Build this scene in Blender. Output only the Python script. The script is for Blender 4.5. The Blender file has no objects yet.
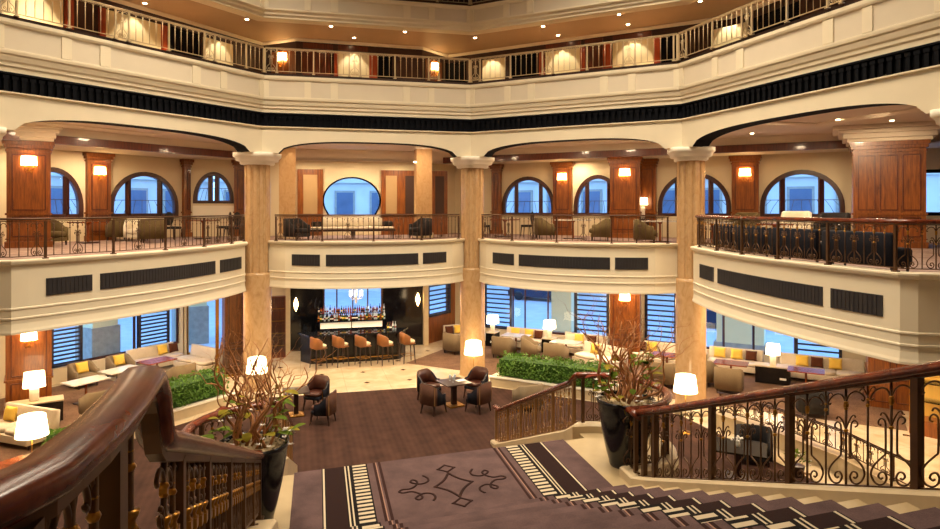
import bpy, bmesh, math, random
from mathutils import Vector, Matrix
from mathutils.geometry import tessellate_polygon
R = math.radians
PI = math.pi
rng = random.Random(7)
SC = bpy.context.scene
COL = SC.collection
H = 6.10            # eye height above the lobby floor
F = 660.0           # focal length of the lens in pixels of the 940 px frame
HZ = 208.0          # horizon row
ZM = 4.92           # mezzanine floor

# ------------------------------------------------------------------ geometry helpers
def G(px, py, z=0.0):
    Y = (H - z) * F / (py - HZ)
    return Vector(((px - 470) / F * Y, Y, z))
def ray(px, P0, n):
    """floor-plan point where the sight line through column px meets the wall line through P0 with normal n"""
    k = (px - 470) / F
    Y = (P0[0]*n[0] + P0[1]*n[1]) / (k*n[0] + n[1])
    return Vector((k*Y, Y))
def v2(a): return Vector((a[0], a[1]))

class MB:
    def __init__(s): s.v=[]; s.f=[]; s.m=[]; s.s=[]; s.uv=None
    def add(s, verts, faces, mat=0, smooth=False):
        o=len(s.v); s.v.extend([tuple(p) for p in verts])
        for f in faces:
            s.f.append([i+o for i in f]); s.m.append(mat); s.s.append(smooth)
        return s
    def box(s, c, d, rz=0.0, mat=0):
        x,y,z=d[0]/2,d[1]/2,d[2]/2; ca,sa=math.cos(rz),math.sin(rz); vs=[]
        for dz in (-z,z):
            for dx,dy in ((-x,-y),(x,-y),(x,y),(-x,y)):
                vs.append((c[0]+dx*ca-dy*sa, c[1]+dx*sa+dy*ca, c[2]+dz))
        return s.add(vs,[(3,2,1,0),(4,5,6,7),(0,1,5,4),(1,2,6,5),(2,3,7,6),(3,0,4,7)],mat)
    def bar(s, a, b, w, h=None, mat=0):
        """square bar from a to b"""
        a=Vector(a); b=Vector(b); h=h or w; t=(b-a).normalized()
        side=t.cross(Vector((0,0,1)))
        side=Vector((1,0,0)) if side.length<1e-4 else side.normalized()
        up=side.cross(t); vs=[]
        for p in (a,b):
            for i,j in ((-1,-1),(1,-1),(1,1),(-1,1)): vs.append(p+side*(w/2*i)+up*(h/2*j))
        return s.add(vs,[(3,2,1,0),(4,5,6,7),(0,1,5,4),(1,2,6,5),(2,3,7,6),(3,0,4,7)],mat)
    def prism(s, poly, z0, z1, mat=0, mat_top=None):
        n=len(poly); vs=[(p[0],p[1],z0) for p in poly]+[(p[0],p[1],z1) for p in poly]
        tri=tessellate_polygon([[Vector((p[0],p[1],0)) for p in poly]])
        area=sum(poly[i][0]*poly[(i+1)%n][1]-poly[(i+1)%n][0]*poly[i][1] for i in range(n))
        fs=[]; tp=[]
        for t in tri:
            a,b,c=t
            ar=(poly[b][0]-poly[a][0])*(poly[c][1]-poly[a][1])-(poly[c][0]-poly[a][0])*(poly[b][1]-poly[a][1])
            if ar<0: a,c=c,a
            tp.append((a+n,b+n,c+n)); fs.append((c,b,a))
        for i in range(n):
            j=(i+1)%n
            fs.append((i,j,j+n,i+n) if area>0 else (j,i,i+n,j+n))
        s.add(vs,fs,mat)
        o=len(s.v)-2*n
        for t in tp: s.f.append([i+o for i in t]); s.m.append(mat if mat_top is None else mat_top); s.s.append(False)
        return s
    def tube(s, pts, r, n=6, mat=0, cap=True, smooth=True):
        pts=[Vector(p) for p in pts]; k=len(pts)
        rs=r if isinstance(r,(list,tuple)) else [r]*k
        T=[]
        for i in range(k):
            t=pts[min(i+1,k-1)]-pts[max(i-1,0)]
            T.append(t.normalized() if t.length>1e-9 else Vector((0,0,1)))
        ref=Vector((0,0,1)) if abs(T[0].z)<.9 else Vector((1,0,0))
        nrm=T[0].cross(ref).normalized(); vs=[]
        for i in range(k):
            if i:
                nrm=nrm-T[i]*nrm.dot(T[i]); nrm=nrm.normalized() if nrm.length>1e-6 else T[i].orthogonal().normalized()
            b=T[i].cross(nrm)
            for j in range(n):
                a=2*PI*j/n
                vs.append(pts[i]+(nrm*math.cos(a)+b*math.sin(a))*rs[i])
        fs=[]
        for i in range(k-1):
            for j in range(n):
                j2=(j+1)%n
                fs.append((i*n+j,i*n+j2,(i+1)*n+j2,(i+1)*n+j))
        if cap:
            fs.append(tuple(range(n-1,-1,-1))); fs.append(tuple((k-1)*n+j for j in range(n)))
        return s.add(vs,fs,mat,smooth)
    def lathe(s, prof, n=20, c=(0,0,0), mat=0, smooth=True, sq=None):
        """profile of (radius, z) turned about the vertical through c"""
        vs=[]; k=len(prof)
        for r,z in prof:
            for j in range(n):
                a=2*PI*(j+.5)/n
                rr=r if sq is None else r/ (abs(math.cos(a))**sq+abs(math.sin(a))**sq)**(1/sq)
                vs.append((c[0]+rr*math.cos(a),c[1]+rr*math.sin(a),c[2]+z))
        fs=[]
        for i in range(k-1):
            for j in range(n):
                j2=(j+1)%n
                fs.append((i*n+j,i*n+j2,(i+1)*n+j2,(i+1)*n+j))
        if prof[0][0]>1e-6: fs.append(tuple(range(n-1,-1,-1)))
        if prof[-1][0]>1e-6: fs.append(tuple((k-1)*n+j for j in range(n)))
        return s.add(vs,fs,mat,smooth)
    def sweep(s, pts, prof, mat=0, closed=False, upright=True, smooth=False, cap=True, mats=None, open_prof=False):
        """profile (side, up) carried along a 3D line; side is to the left of travel"""
        pts=[Vector(p) for p in pts]; k=len(pts); m=len(prof); vs=[]; last=Vector((0,1,0))
        for i in range(k):
            if closed: a=pts[i]-pts[i-1]; b=pts[(i+1)%k]-pts[i]
            else: a=pts[i]-pts[max(i-1,0)] if i else pts[1]-pts[0]; b=pts[i+1]-pts[i] if i<k-1 else a
            ah=Vector((a.x,a.y,0)); bh=Vector((b.x,b.y,0))
            ah=ah.normalized() if ah.length>1e-6 else last.copy()
            bh=bh.normalized() if bh.length>1e-6 else ah.copy()
            d=ah+bh; d=d.normalized() if d.length>1e-6 else ah
            last=bh
            co=max(.35,d.dot(ah)); side=Vector((-d.y,d.x,0))
            if upright: up=Vector((0,0,1))
            else:
                t=(a.normalized()+b.normalized()).normalized(); up=t.cross(side).normalized()
                if up.z<-0.2: up=-up
            for q in prof: vs.append(pts[i]+side*(q[0]/co)+up*q[1])
        fs=[]; mm=[]
        rngk=k if closed else k-1
        rm=m-1 if open_prof else m
        for i in range(rngk):
            i2=(i+1)%k
            for j in range(rm):
                j2=(j+1)%m
                fs.append((i*m+j,i2*m+j,i2*m+j2,i*m+j2)); mm.append(mats[j] if mats else mat)
        if cap and not closed and not open_prof:
            fs.append(tuple(range(m))); mm.append(mat)
            fs.append(tuple((k-1)*m+j for j in range(m-1,-1,-1))); mm.append(mat)
        o=len(s.v); s.v.extend([tuple(p) for p in vs])
        for f,q in zip(fs,mm): s.f.append([i+o for i in f]); s.m.append(q); s.s.append(smooth)
        return s
    def ball(s, c, r, n=8, mat=0, sc=(1,1,1)):
        prof=[]
        k=max(4,n//2)
        o=len(s.v)
        s.lathe([(max(1e-7,r*math.sin(PI*i/k)),-r*math.cos(PI*i/k)) for i in range(k+1)],n,(0,0,0),mat)
        for i in range(o,len(s.v)):
            p=s.v[i]; s.v[i]=(c[0]+p[0]*sc[0],c[1]+p[1]*sc[1],c[2]+p[2]*sc[2])
        return s
    def xf(s, M):
        s.v=[tuple(M@Vector(p)) for p in s.v]; return s
    def shear(s, k):
        s.v=[(p[0],p[1],p[2]+k*p[0]) for p in s.v]; return s
    def mesh(s, name, mats, fix=True):
        me=bpy.data.meshes.new(name); me.from_pydata(s.v,[],s.f)
        for m in (mats if isinstance(mats,(list,tuple)) else [mats]): me.materials.append(m)
        me.polygons.foreach_set('material_index',s.m); me.polygons.foreach_set('use_smooth',s.s)
        if fix:
            bm=bmesh.new(); bm.from_mesh(me); bmesh.ops.recalc_face_normals(bm,faces=bm.faces); bm.to_mesh(me); bm.free()
        me.update(); return me
    def build(s, name, mats, parent=None, loc=(0,0,0), rz=0.0, bevel=0, seg=2, fix=True, sub=0):
        return put(name, s.mesh(name,mats,fix), parent, loc, rz, bevel, seg, sub)

def put(name, me, parent=None, loc=(0,0,0), rz=0.0, bevel=0, seg=2, sub=0):
    o=bpy.data.objects.new(name,me); COL.objects.link(o); o.parent=parent
    o.location=loc; o.rotation_euler=(0,0,rz)
    if bevel:
        b=o.modifiers.new('bevel','BEVEL'); b.width=bevel; b.segments=seg; b.limit_method='ANGLE'; b.angle_limit=R(40); b.use_clamp_overlap=True
        for p in me.polygons: p.use_smooth=True
        wn=o.modifiers.new('normals','WEIGHTED_NORMAL'); wn.keep_sharp=False
    if sub:
        b=o.modifiers.new('smooth','SUBSURF'); b.levels=sub; b.render_levels=sub
        for p in me.polygons: p.use_smooth=True
    return o
def tag(o, label, cat, group=None, kind=None):
    o['label']=label; o['category']=cat
    if group: o['group']=group
    if kind: o['kind']=kind
    return o
def struct(o, label, cat):
    return tag(o,label,cat,None,'structure')
def thing(name, label, cat, loc=(0,0,0), rz=0.0, group=None, kind=None):
    o=bpy.data.objects.new(name,None); COL.objects.link(o); o.location=loc; o.rotation_euler=(0,0,rz)
    o.empty_display_size=.1
    return tag(o,label,cat,group,kind)
KIDS={}
def dup(root, label, loc, rz=0.0, group=None):
    def cp(o,par):
        c=o.copy(); COL.objects.link(c); c.parent=par
        for ch in list(o.children): cp(ch,c)
        return c
    r=cp(root,None); r.location=loc; r.rotation_euler=(0,0,rz); r['label']=label
    if group: r['group']=group
    return r
class Proto:
    """first use returns the original, later uses copy it with all its parts"""
    def __init__(s, root): s.root=root; s.used=False
    def at(s, label, loc, rz=0.0, group=None, scale=None):
        if not s.used:
            s.used=True; o=s.root; o.location=loc; o.rotation_euler=(0,0,rz); o['label']=label
            if group: o['group']=group
        else: o=dup(s.root,label,loc,rz,group)
        if scale: o.scale=(scale,)*3
        return o

# ------------------------------------------------------------------ materials
def lin(c):
    c=c/255.0
    return c/12.92 if c<=.04045 else ((c+.055)/1.055)**2.4
def rgb(h): return (lin(int(h[0:2],16)),lin(int(h[2:4],16)),lin(int(h[4:6],16)),1.0)
class NT:
    def __init__(s, name):
        s.mat=bpy.data.materials.new(name); s.mat.use_nodes=True
        s.t=s.mat.node_tree; s.b=s.t.nodes['Principled BSDF']; s.out=s.t.nodes['Material Output']
    def n(s, typ, **kw):
        o=s.t.nodes.new('ShaderNode'+typ)
        for k,v in kw.items():
            if k.startswith('i_'): 
                key=k[2:]; o.inputs[int(key) if key.isdigit() else key.replace('_',' ')].default_value=v
            else: setattr(o,k,v)
        return o
    def l(s, a, b): s.t.links.new(a,b)
    def m(s, op, a, b=None):
        o=s.n('Math',operation=op)
        for i,x in enumerate((a,b)):
            if x is None: continue
            if isinstance(x,(int,float)): o.inputs[i].default_value=x
            else: s.l(x,o.inputs[i])
        return o.outputs[0]
    def mix(s, fac, a, b):
        o=s.n('Mix',data_type='RGBA')
        for i,x in ((0,fac),(6,a),(7,b)):
            if isinstance(x,(int,float)): o.inputs[i].default_value=x
            elif isinstance(x,tuple): o.inputs[i].default_value=x
            else: s.l(x,o.inputs[i])
        return o.outputs[2]
    def ramp(s, fac, stops):
        o=s.n('ValToRGB'); e=o.color_ramp.elements
        e[0].position,e[0].color=stops[0]; e[1].position,e[1].color=stops[-1]
        for p,c in stops[1:-1]:
            q=e.new(p); q.color=c
        s.l(fac,o.inputs[0]); return o.outputs[0]
    def coords(s, scale=(1,1,1), kind='Object', rz=0.0):
        tc=s.n('TexCoord'); mp=s.n('Mapping'); mp.inputs['Scale'].default_value=scale; mp.inputs['Rotation'].default_value=(0,0,rz)
        s.l(tc.outputs[kind],mp.inputs[0]); return mp.outputs[0]
    def noise(s, vec, scale=5, detail=3, rough=.5, dist=0):
        o=s.n('TexNoise'); o.inputs['Scale'].default_value=scale; o.inputs['Detail'].default_value=detail
        o.inputs['Roughness'].default_value=rough; o.inputs['Distortion'].default_value=dist
        if vec is not None: s.l(vec,o.inputs['Vector'])
        return o.outputs[0]
    def base(s, c, rough=.5, metal=0.0, spec=None, coat=0):
        if isinstance(c,tuple): s.b.inputs['Base Color'].default_value=c
        else: s.l(c,s.b.inputs['Base Color'])
        s.b.inputs['Roughness'].default_value=rough; s.b.inputs['Metallic'].default_value=metal
        if spec is not None: s.b.inputs['Specular IOR Level'].default_value=spec
        if coat: s.b.inputs['Coat Weight'].default_value=coat; s.b.inputs['Coat Roughness'].default_value=.08
        return s
    def bump(s, h, strength=.2, dist=.01):
        o=s.n('Bump'); o.inputs['Strength'].default_value=strength; o.inputs['Distance'].default_value=dist
        s.l(h,o.inputs['Height']); s.l(o.outputs[0],s.b.inputs['Normal']); return s

def m_plain(name, hexc, rough=.6, var=.12, scale=3, metal=0, bump=0, coat=0, spec=None):
    t=NT(name); c=rgb(hexc); d=tuple(x*(1-var) for x in c[:3])+(1,)
    v=t.coords(); nz=t.noise(v,scale,4)
    t.base(t.ramp(nz,[(.3,d),(.7,c)]),rough,metal,spec,coat)
    if bump: t.bump(t.noise(v,scale*30,2),bump,.004)
    return t.mat
def m_wood(name, dark, light, rough=.35, scale=(14,14,1.2), coat=.3):
    t=NT(name); v=t.coords(scale); n1=t.noise(v,1.6,6,.6,.6)
    v2_=t.coords((1.1,1.1,.6)); n2=t.noise(v2_,1.0,2)
    f=t.m('ADD',t.m('MULTIPLY',n1,.75),t.m('MULTIPLY',n2,.25))
    t.base(t.ramp(f,[(.34,rgb(dark)),(.66,rgb(light))]),rough,0,None,coat); return t.mat
def m_fabric(name, hexc, hex2, scale=60, rough=.95, bump=.25):
    t=NT(name); v=t.coords(); n=t.noise(v,scale,2); n2=t.noise(v,2.2,2)
    f=t.m('ADD',t.m('MULTIPLY',n,.6),t.m('MULTIPLY',n2,.4))
    t.base(t.ramp(f,[(.35,rgb(hex2)),(.65,rgb(hexc))]),rough,0,.2); t.bump(n,bump,.004); return t.mat
def m_emit(name, hexc, strength, base='ffffff'):
    t=NT(name); t.base(rgb(base),.6); t.b.inputs['Emission Color'].default_value=rgb(hexc); t.b.inputs['Emission Strength'].default_value=strength
    return t.mat
def m_marble(name, a, b, c, rough=.12, scale=1.2, vein=.5):
    t=NT(name); v=t.coords((scale,scale,scale*.5)); n=t.noise(v,2.2,8,.65,1.6); n2=t.noise(v,6,5,.6,.8)
    col=t.ramp(n,[(.30,rgb(c)),(.47,rgb(b)),(.70,rgb(a))])
    col=t.mix(t.m('MULTIPLY',n2,vein),col,rgb(b))
    t.base(col,rough,0,.5); return t.mat

M={}
M['cream']=m_plain('cream_plaster','e9dcc0',.65,.05,1.5)
M['cream_panel']=m_plain('cream_panel_paint','dccfb8',.65,.05,1.5)
M['white_trim']=m_plain('white_capital_plaster','f0e8d6',.6,.04,2)
M['wall_plaster']=m_plain('warm_wall_plaster','d9c9a8',.8,.06,1.2)
M['ceil']=m_plain('ceiling_paint','e6d8c2',.8,.05,1)
M['ceil_tan']=m_plain('tan_ceiling_paint','b09474',.7,.08,1)
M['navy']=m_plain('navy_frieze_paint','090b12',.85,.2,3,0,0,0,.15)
M['grille']=m_plain('charcoal_grille','272326',.6,.2,8)
M['cherry']=m_wood('cherry_wood_panel','58280c','96561e')
M['cherry_dark']=m_wood('dark_cherry_wood','3d150a','6e3014')
M['rail_wood']=m_wood('mahogany_handrail','36100a','783416',.26,(5,5,5),0)
M['table_wood']=m_wood('red_table_wood','6d2f16','9b5128',.2)
M['dark_wood']=m_wood('espresso_wood','1c0e09','38190f',.3)
M['bronze']=m_plain('bronze_ironwork','5e4128',.42,.3,6,.55)
M['bronze_dark']=m_plain('dark_bronze_ironwork','54361f',.45,.3,6,.4)
M['bronze_lit_and_trim']=m_plain('golden_lit_bronze_and_trim','9a744a',.42,.25,6,.4)  # golden light put into the lower railings' bronze; own tone on chair trim
M['brass']=m_plain('aged_brass','a97a34',.3,.2,6,.95)
M['gilt']=m_plain('champagne_railing_paint','cdb78f',.45,.1,6,.2)
M['column']=m_marble('honey_marble','c8a67c','bd986c','ab855a',.10,2.2,.25)
M['stone']=m_plain('stone_curb','c4b08e',.3,.12,4)
M['stair_stone']=m_plain('tan_stair_stone','ab9672',.4,.15,3)
M['showcase_light_tint']=m_plain('light_tinted_showcase_lining','d8aa4c',.5,.05,3)  # golden light of the showcase put into its lining colour
M['black_marble']=m_marble('black_marble','15171c','0b0c10','30343c',.08,.8,.7)
M['black']=m_plain('black_lacquer','0d0d10',.25,.2,4)
M['dark_top']=m_plain('dark_olive_table_top','1c150c',.6,.2,5,0,0,0,.1)
M['bar_top']=m_plain('polished_bar_top','1a1c22',.06,.2,4)
M['leather']=m_plain('cognac_leather','8e5a2c',.4,.2,6,0,.15)
M['brown_leather']=m_plain('chestnut_leather','4c271c',.3,.3,6,0,.15)
M['navy_velvet']=m_fabric('navy_velvet','1b1c28','0e0f17',80,.8)
M['mauve_fabric']=m_fabric('brown_chair_back_fabric','6a4a3c','543a30',70)
M['taupe']=m_fabric('taupe_fabric','8b7a62','75664f',80)
M['oat']=m_fabric('oatmeal_fabric','dccfba','c4b69f',60)
M['ivory']=m_fabric('ivory_fabric','e8dfcc','d2c6b0',60)
M['yellow']=m_fabric('yellow_cushion_fabric','ecc860','dcb44a',60)
M['brown_cushion']=m_fabric('brown_cushion_fabric','5e3420','48281a',60)
M['charcoal_fabric']=m_fabric('charcoal_fabric','33302f','201f22',60)
M['olive_fabric']=m_fabric('olive_brown_fabric','6a5a3a','52462e',60)
M['shade']=m_emit('lit_lamp_shade','ffdca6',7)
M['sconce']=m_emit('lit_sconce_shade','ffcf84',26)
M['bulb']=m_emit('lit_downlight','ffe2b0',30)
M['pot']=m_plain('glossy_black_pot','101118',.16,.3,5)
M['pebble']=m_fabric('pebble_mulch','c8b48e','6c5a3e',45,.9,.9)
M['branch']=m_plain('willow_branch','b47a48',.7,.3,14)
M['leaf']=m_plain('green_leaf','55680f',.85,.4,9,0,0,0,.15)
M['leaf2']=m_plain('olive_leaf','8a7c1c',.85,.4,9,0,0,0,.15)
M['leaf_red']=m_plain('rust_leaf','7a2c12',.8,.4,9,0,0,0,.15)
M['hedge']=m_plain('hedge_leaf','6c9c30',.6,.5,12)
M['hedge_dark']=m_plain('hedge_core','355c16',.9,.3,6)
M['petal']=m_plain('white_petal','efe9e0',.5,.1,9)
M['white_ceramic']=m_plain('white_ceramic','efe8da',.25,.04,4)
M['paper']=m_plain('white_paper','efece4',.7,.05,4)
M['blind']=m_wood('dark_blind_slat','14151c','2a2430',.4)
M['frame_dark']=m_wood('dark_window_frame','260e07','451d0d',.35)
M['ext_wall']=m_plain('limestone_facade','dad7cf',.9,.12,.8)
M['pale_top']=m_plain('pale_polished_table_top','cfc8bc',.12,.05,4)
M['tan_inset']=m_plain('tan_fabric_inset','a88a62',.8,.08,3)
M['ext_dark']=m_plain('dark_facade_glass','66748a',.25,.3,1)
M['ext_stone']=m_plain('grey_granite_base','aca595',.8,.25,5)
M['ext_cream']=m_plain('cream_pillar_stone','e9dfae',.8,.06,2)
M['street']=m_plain('pale_paving','c4c6c8',.6,.15,2)
M['asphalt']=m_plain('asphalt','50545c',.6,.15,2)
M['car']=m_plain('dark_blue_car_paint','1c2740',.2,.1,2)
M['niche']=m_plain('cream_door_panel','eddfb2',.6,.04,2)
M['umber']=m_plain('dark_umber_panel','3a2014',.6,.2,2)
M['rust_paint']=m_wood('orange_stained_wood','8a3010','b04a1c')

def m_glass():
    t=NT('clear_window_glass'); tr=t.n('BsdfTransparent'); gl=t.n('BsdfGlossy'); gl.inputs['Roughness'].default_value=.01
    fr=t.n('Fresnel'); fr.inputs[0].default_value=1.45; mx=t.n('MixShader')
    tr.inputs[0].default_value=(.92,.96,1,1)
    t.l(fr.outputs[0],mx.inputs[0]); t.l(tr.outputs[0],mx.inputs[1]); t.l(gl.outputs[0],mx.inputs[2]); t.l(mx.outputs[0],t.out.inputs[0])
    return t.mat
M['glass']=m_glass()
def m_bottle(name,hexc):
    t=NT(name); t.base(rgb(hexc),.08,0,.6); return t.mat
M['bot_green']=m_bottle('green_bottle_glass','2c4a26'); M['bot_amber']=m_bottle('amber_bottle_glass','8a4a14')
M['bot_clear']=m_bottle('pale_bottle_glass','b8c4cc'); M['bot_dark']=m_bottle('dark_bottle_glass','1a1216'); M['bot_red']=m_bottle('red_bottle_glass','7c1c1a')

def m_floor():
    t=NT('polished_limestone_floor'); v=t.coords((1,1,1),'Object',R(-14.4)); sx=t.n('SeparateXYZ'); t.l(v,sx.inputs[0])
    P=1.5
    def cell(o): return t.m('ABSOLUTE',t.m('SUBTRACT',t.m('FRACT',t.m('MULTIPLY',o,1/P)),.5))
    cx,cy=cell(sx.outputs[0]),cell(sx.outputs[1])
    dia=t.m('LESS_THAN',t.m('ADD',cx,cy),.075)
    g1=t.m('LESS_THAN',t.m('ABSOLUTE',t.m('SUBTRACT',cx,.5)),.004); g2=t.m('LESS_THAN',t.m('ABSOLUTE',t.m('SUBTRACT',cy,.5)),.004)
    grout=t.m('MAXIMUM',g1,g2)
    nz=t.noise(v,1.3,6,.6,.7)
    col=t.ramp(nz,[(.3,rgb('bfab8a')),(.7,rgb('dccdb2'))])
    col=t.mix(t.m('MULTIPLY',grout,.5),col,rgb('8a7250')); col=t.mix(dia,col,rgb('6a4426'))
    t.base(col,.14,0,.5); return t.mat
M['floor']=m_floor()
def m_lobby_carpet():
    t=NT('brown_striped_carpet'); v=t.coords((1,1,1),'Object',R(-14.4)); sx=t.n('SeparateXYZ'); t.l(v,sx.inputs[0])
    st=t.m('SINE',t.m('MULTIPLY',sx.outputs[0],9.5)); st2=t.m('SINE',t.m('MULTIPLY',sx.outputs[0],41))
    nz=t.noise(v,2.5,4); fine=t.noise(v,90,2)
    f=t.m('ADD',t.m('ADD',t.m('MULTIPLY',st,.06),t.m('MULTIPLY',st2,.04)),t.m('ADD',t.m('MULTIPLY',nz,.5),t.m('MULTIPLY',fine,.3)))
    t.base(t.ramp(f,[(.16,rgb('281813')),(.60,rgb('493027'))]),.95,0,.15); t.bump(fine,.4,.006); return t.mat
M['lobby_carpet']=m_lobby_carpet()
M['lounge_carpet']=m_fabric('taupe_lounge_carpet','806450','5e4636',30)
M['mezz_carpet']=m_fabric('mauve_mezzanine_carpet','a08a80','7a6258',12)

def m_runner():
    """purple-brown stair carpet: stripes across the width (u, metres from the left edge), bars along the run (v, metres)"""
    t=NT('mauve_stair_carpet'); uv=t.n('UVMap'); sx=t.n('SeparateXYZ'); t.l(uv.outputs[0],sx.inputs[0])
    W=4.44; u=t.m('MINIMUM',sx.outputs[0],t.m('SUBTRACT',W,sx.outputs[0])); v=sx.outputs[1]
    def band(a,b): return t.m('MULTIPLY',t.m('GREATER_THAN',u,a),t.m('LESS_THAN',u,b))
    tc=t.coords(); nz=t.noise(tc,3,4); fine=t.noise(tc,120,2)
    f=t.m('ADD',t.m('MULTIPLY',nz,.6),t.m('MULTIPLY',fine,.4))
    col=t.ramp(f,[(.3,rgb('403131')),(.7,rgb('5e4948'))])
    dark=rgb('22110f'); black=rgb('0e0808'); cream=rgb('b3a48c')
    def put_(c,msk,k): return t.mix(msk,c,k)
    col=put_(col,band(.40,.455),black); col=put_(col,band(.415,.44),cream)
    col=put_(col,band(.455,.72),dark)
    col=put_(col,band(.72,.84),black); col=put_(col,band(.735,.755),cream); col=put_(col,band(.785,.805),cream)
    bars=t.m('LESS_THAN',t.m('FRACT',t.m('MULTIPLY',v,1/.115)),.55)
    col=put_(col,band(.84,1.08),black); col=put_(col,t.m('MULTIPLY',band(.855,1.06),bars),cream)
    col=put_(col,band(1.17,1.21),rgb('2a1512')); col=put_(col,band(1.25,1.29),rgb('2a1512')); col=put_(col,band(1.21,1.225),rgb('8a6a5c'))
    t.base(col,.95,0,.15); t.bump(fine,.5,.006); return t.mat
M['runner']=m_runner()
M['motif']=m_fabric('dark_brown_carpet_pile','2c1512','1c0c0a',80)
# ------------------------------------------------------------------ plan of the atrium (metres, eye at the origin)
V=[Vector(p) for p in ((-10.66,14.65),(-6.70,21.28),(0.03,23.0),(6.28,19.57),(8.74,11.96))]
CEN=Vector((-1.17,13.9))
RING=V+[Vector((8.74,3.5)),Vector((5.5,-5.0)),Vector((-8.5,-5.0)),Vector((-11.6,6.0))]
def out_dir(i): return (V[i]-CEN).normalized()
def P3(p,z): return (p[0],p[1],z)
def side_frame(i):
    a,b=RING[i],RING[(i+1)%len(RING)]; t=(b-a); L=t.length; t=t.normalized(); n=Vector((t.y,-t.x))   # n: towards the atrium
    return a,b,t,n,L
def flip(prof): return [(-o,z) for o,z in prof]
ring3=[(p.x,p.y,0) for p in RING]
SIDE_WORD=['left','bar_side','window_side','right']

# level two: fascia with frieze, ledge and panel band
prof2=[(0,8.62),(0,8.70),(.05,8.71),(.05,8.74),(-.05,8.75),(-.05,9.125),(.05,9.135),(.05,9.175),(0,9.19),(0,9.29),(.035,9.33),(.035,9.40),
       (.07,9.44),(.09,9.52),(.09,9.56),(.13,9.59),(.14,9.64),(.14,9.68),(.11,9.69),(.11,10.21),(.15,10.23),(.17,10.28),(.17,10.36),(.14,10.36),(.14,10.44),(-.45,10.44),(-.45,8.62)]
mats2=[0]*len(prof2)
for j in range(3,8): mats2[j]=1
mats2[18]=2
for j in (22,23,24): mats2[j]=3
b=MB().sweep(ring3,flip(prof2),closed=True,mats=mats2)
fas=b.build('trim_1',[M['cream'],M['navy'],M['cream_panel'],M['umber']])
struct(fas,'cream plaster fascia and dark frieze band of the first gallery above the arches','fascia')
for i in range(4):
    a,bb,t,n,L=side_frame(i); sm=MB(); fr=MB(); rz=math.atan2(t.y,t.x)
    fx=[0,.03,.19,.22,.31,.345,.70-.045,.69,.78,.81,.97,1.0]
    for k in range(0,12,2):
        s0,s1=fx[k]*L,fx[k+1]*L
        c=a+t*((s0+s1)/2)+n*.11; sm.box((c.x,c.y,9.95),(s1-s0,.05,.52),rz)
    sm.build('panel_stile',M['cream'],fas)
    k=0; s=.12
    while s<L-.05:
        c=a+t*s+n*-.015
        fr.box((c.x,c.y,8.90),(.085,.07,.26),rz); fr.box((c.x,c.y,9.07),(.13,.09,.08),rz); fr.box((c.x,c.y,8.765),(.12,.08,.03),rz)
        s+=.19
    fr.build('frieze_corbels',M['navy'],fas)
# level three fascia
prof3=[(-.3,12.23),(.08,12.23),(.08,12.28),(.14,12.34),(.14,12.40),(.22,12.46),(.22,12.50),(.17,12.52),(.17,12.93),(.22,12.95),(.24,13.0),(.24,13.06),(.20,13.06),(.20,13.12),(-.4,13.12),(-.4,12.23)]
m3=[0]*len(prof3); m3[7]=1
for j in (11,12,13): m3[j]=2
fas3=MB().sweep(ring3,flip(prof3),closed=True,mats=m3).build('trim_2',[M['cream'],M['cream_panel'],M['umber']])
struct(fas3,'cream panelled fascia of the second gallery at the top of the view','fascia')
for i in range(4):
    a,bb,t,n,L=side_frame(i); sm=MB(); rz=math.atan2(t.y,t.x)
    for k in range(0,12,2):
        s0,s1=fx[k]*L,fx[k+1]*L; c=a+t*((s0+s1)/2)+n*.19; sm.box((c.x,c.y,12.725),(s1-s0,.05,.42),rz)
    sm.build('panel_stile',M['cream'],fas3)

# arch walls between the columns
def arch_wall(i):
    a,bb,t,n,L=side_frame(i); b=MB(); N=36; e=.50; th=.55
    ss=[0]+[e+(L-2*e)*k/N for k in range(N+1)]+[L]; zz=[]
    for k,s in enumerate(ss):
        if k in (0,len(ss)-1): zz.append(7.88)
        else:
            x=abs(2*(s-e)/(L-2*e)-1); zz.append(7.88+.42*(max(0,1-x**3.0))**.5)
    for k in range(len(ss)-1):
        p=a+t*ss[k]; q=a+t*ss[k+1]; p2=p-n*th; q2=q-n*th
        for (u,w,m) in ((p,q,0),(p2,q2,0)): b.add([P3(u,zz[k]),P3(w,zz[k+1]),P3(w,8.66),P3(u,8.66)],[(0,1,2,3)],m)
        b.add([P3(p,zz[k]),P3(q,zz[k+1]),P3(q2,zz[k+1]),P3(p2,zz[k])],[(0,1,2,3)],1 if 0<k<len(ss)-2 else 0)
        b.add([P3(p,8.66),P3(q,8.66),P3(q2,8.66),P3(p2,8.66)],[(0,1,2,3)],0)
    # cream bead along the arch edge
    return b.build('wall_arch_'+SIDE_WORD[i],[M['cream'],M['navy']],fix=False)
words=['cream wall with a flat arch over the left mezzanine balcony','cream wall with a flat arch over the balcony above the bar','cream wall with a flat arch over the balcony right of the middle column','cream wall with a flat arch over the near balcony at right']
for i in range(4): struct(arch_wall(i),words[i],'arch wall')
for k,i in enumerate((4,5,6,7,8)):
    a,bb,t,n,L=side_frame(i); q=MB(); p=[a,bb,bb-n*.4,a-n*.4]; q.prism(p,7.9,8.66); struct(q.build('wall_back' if k==0 else 'wall_back.%03d'%k,M['cream']),'plain cream wall closing the atrium behind the viewer','wall')

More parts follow.
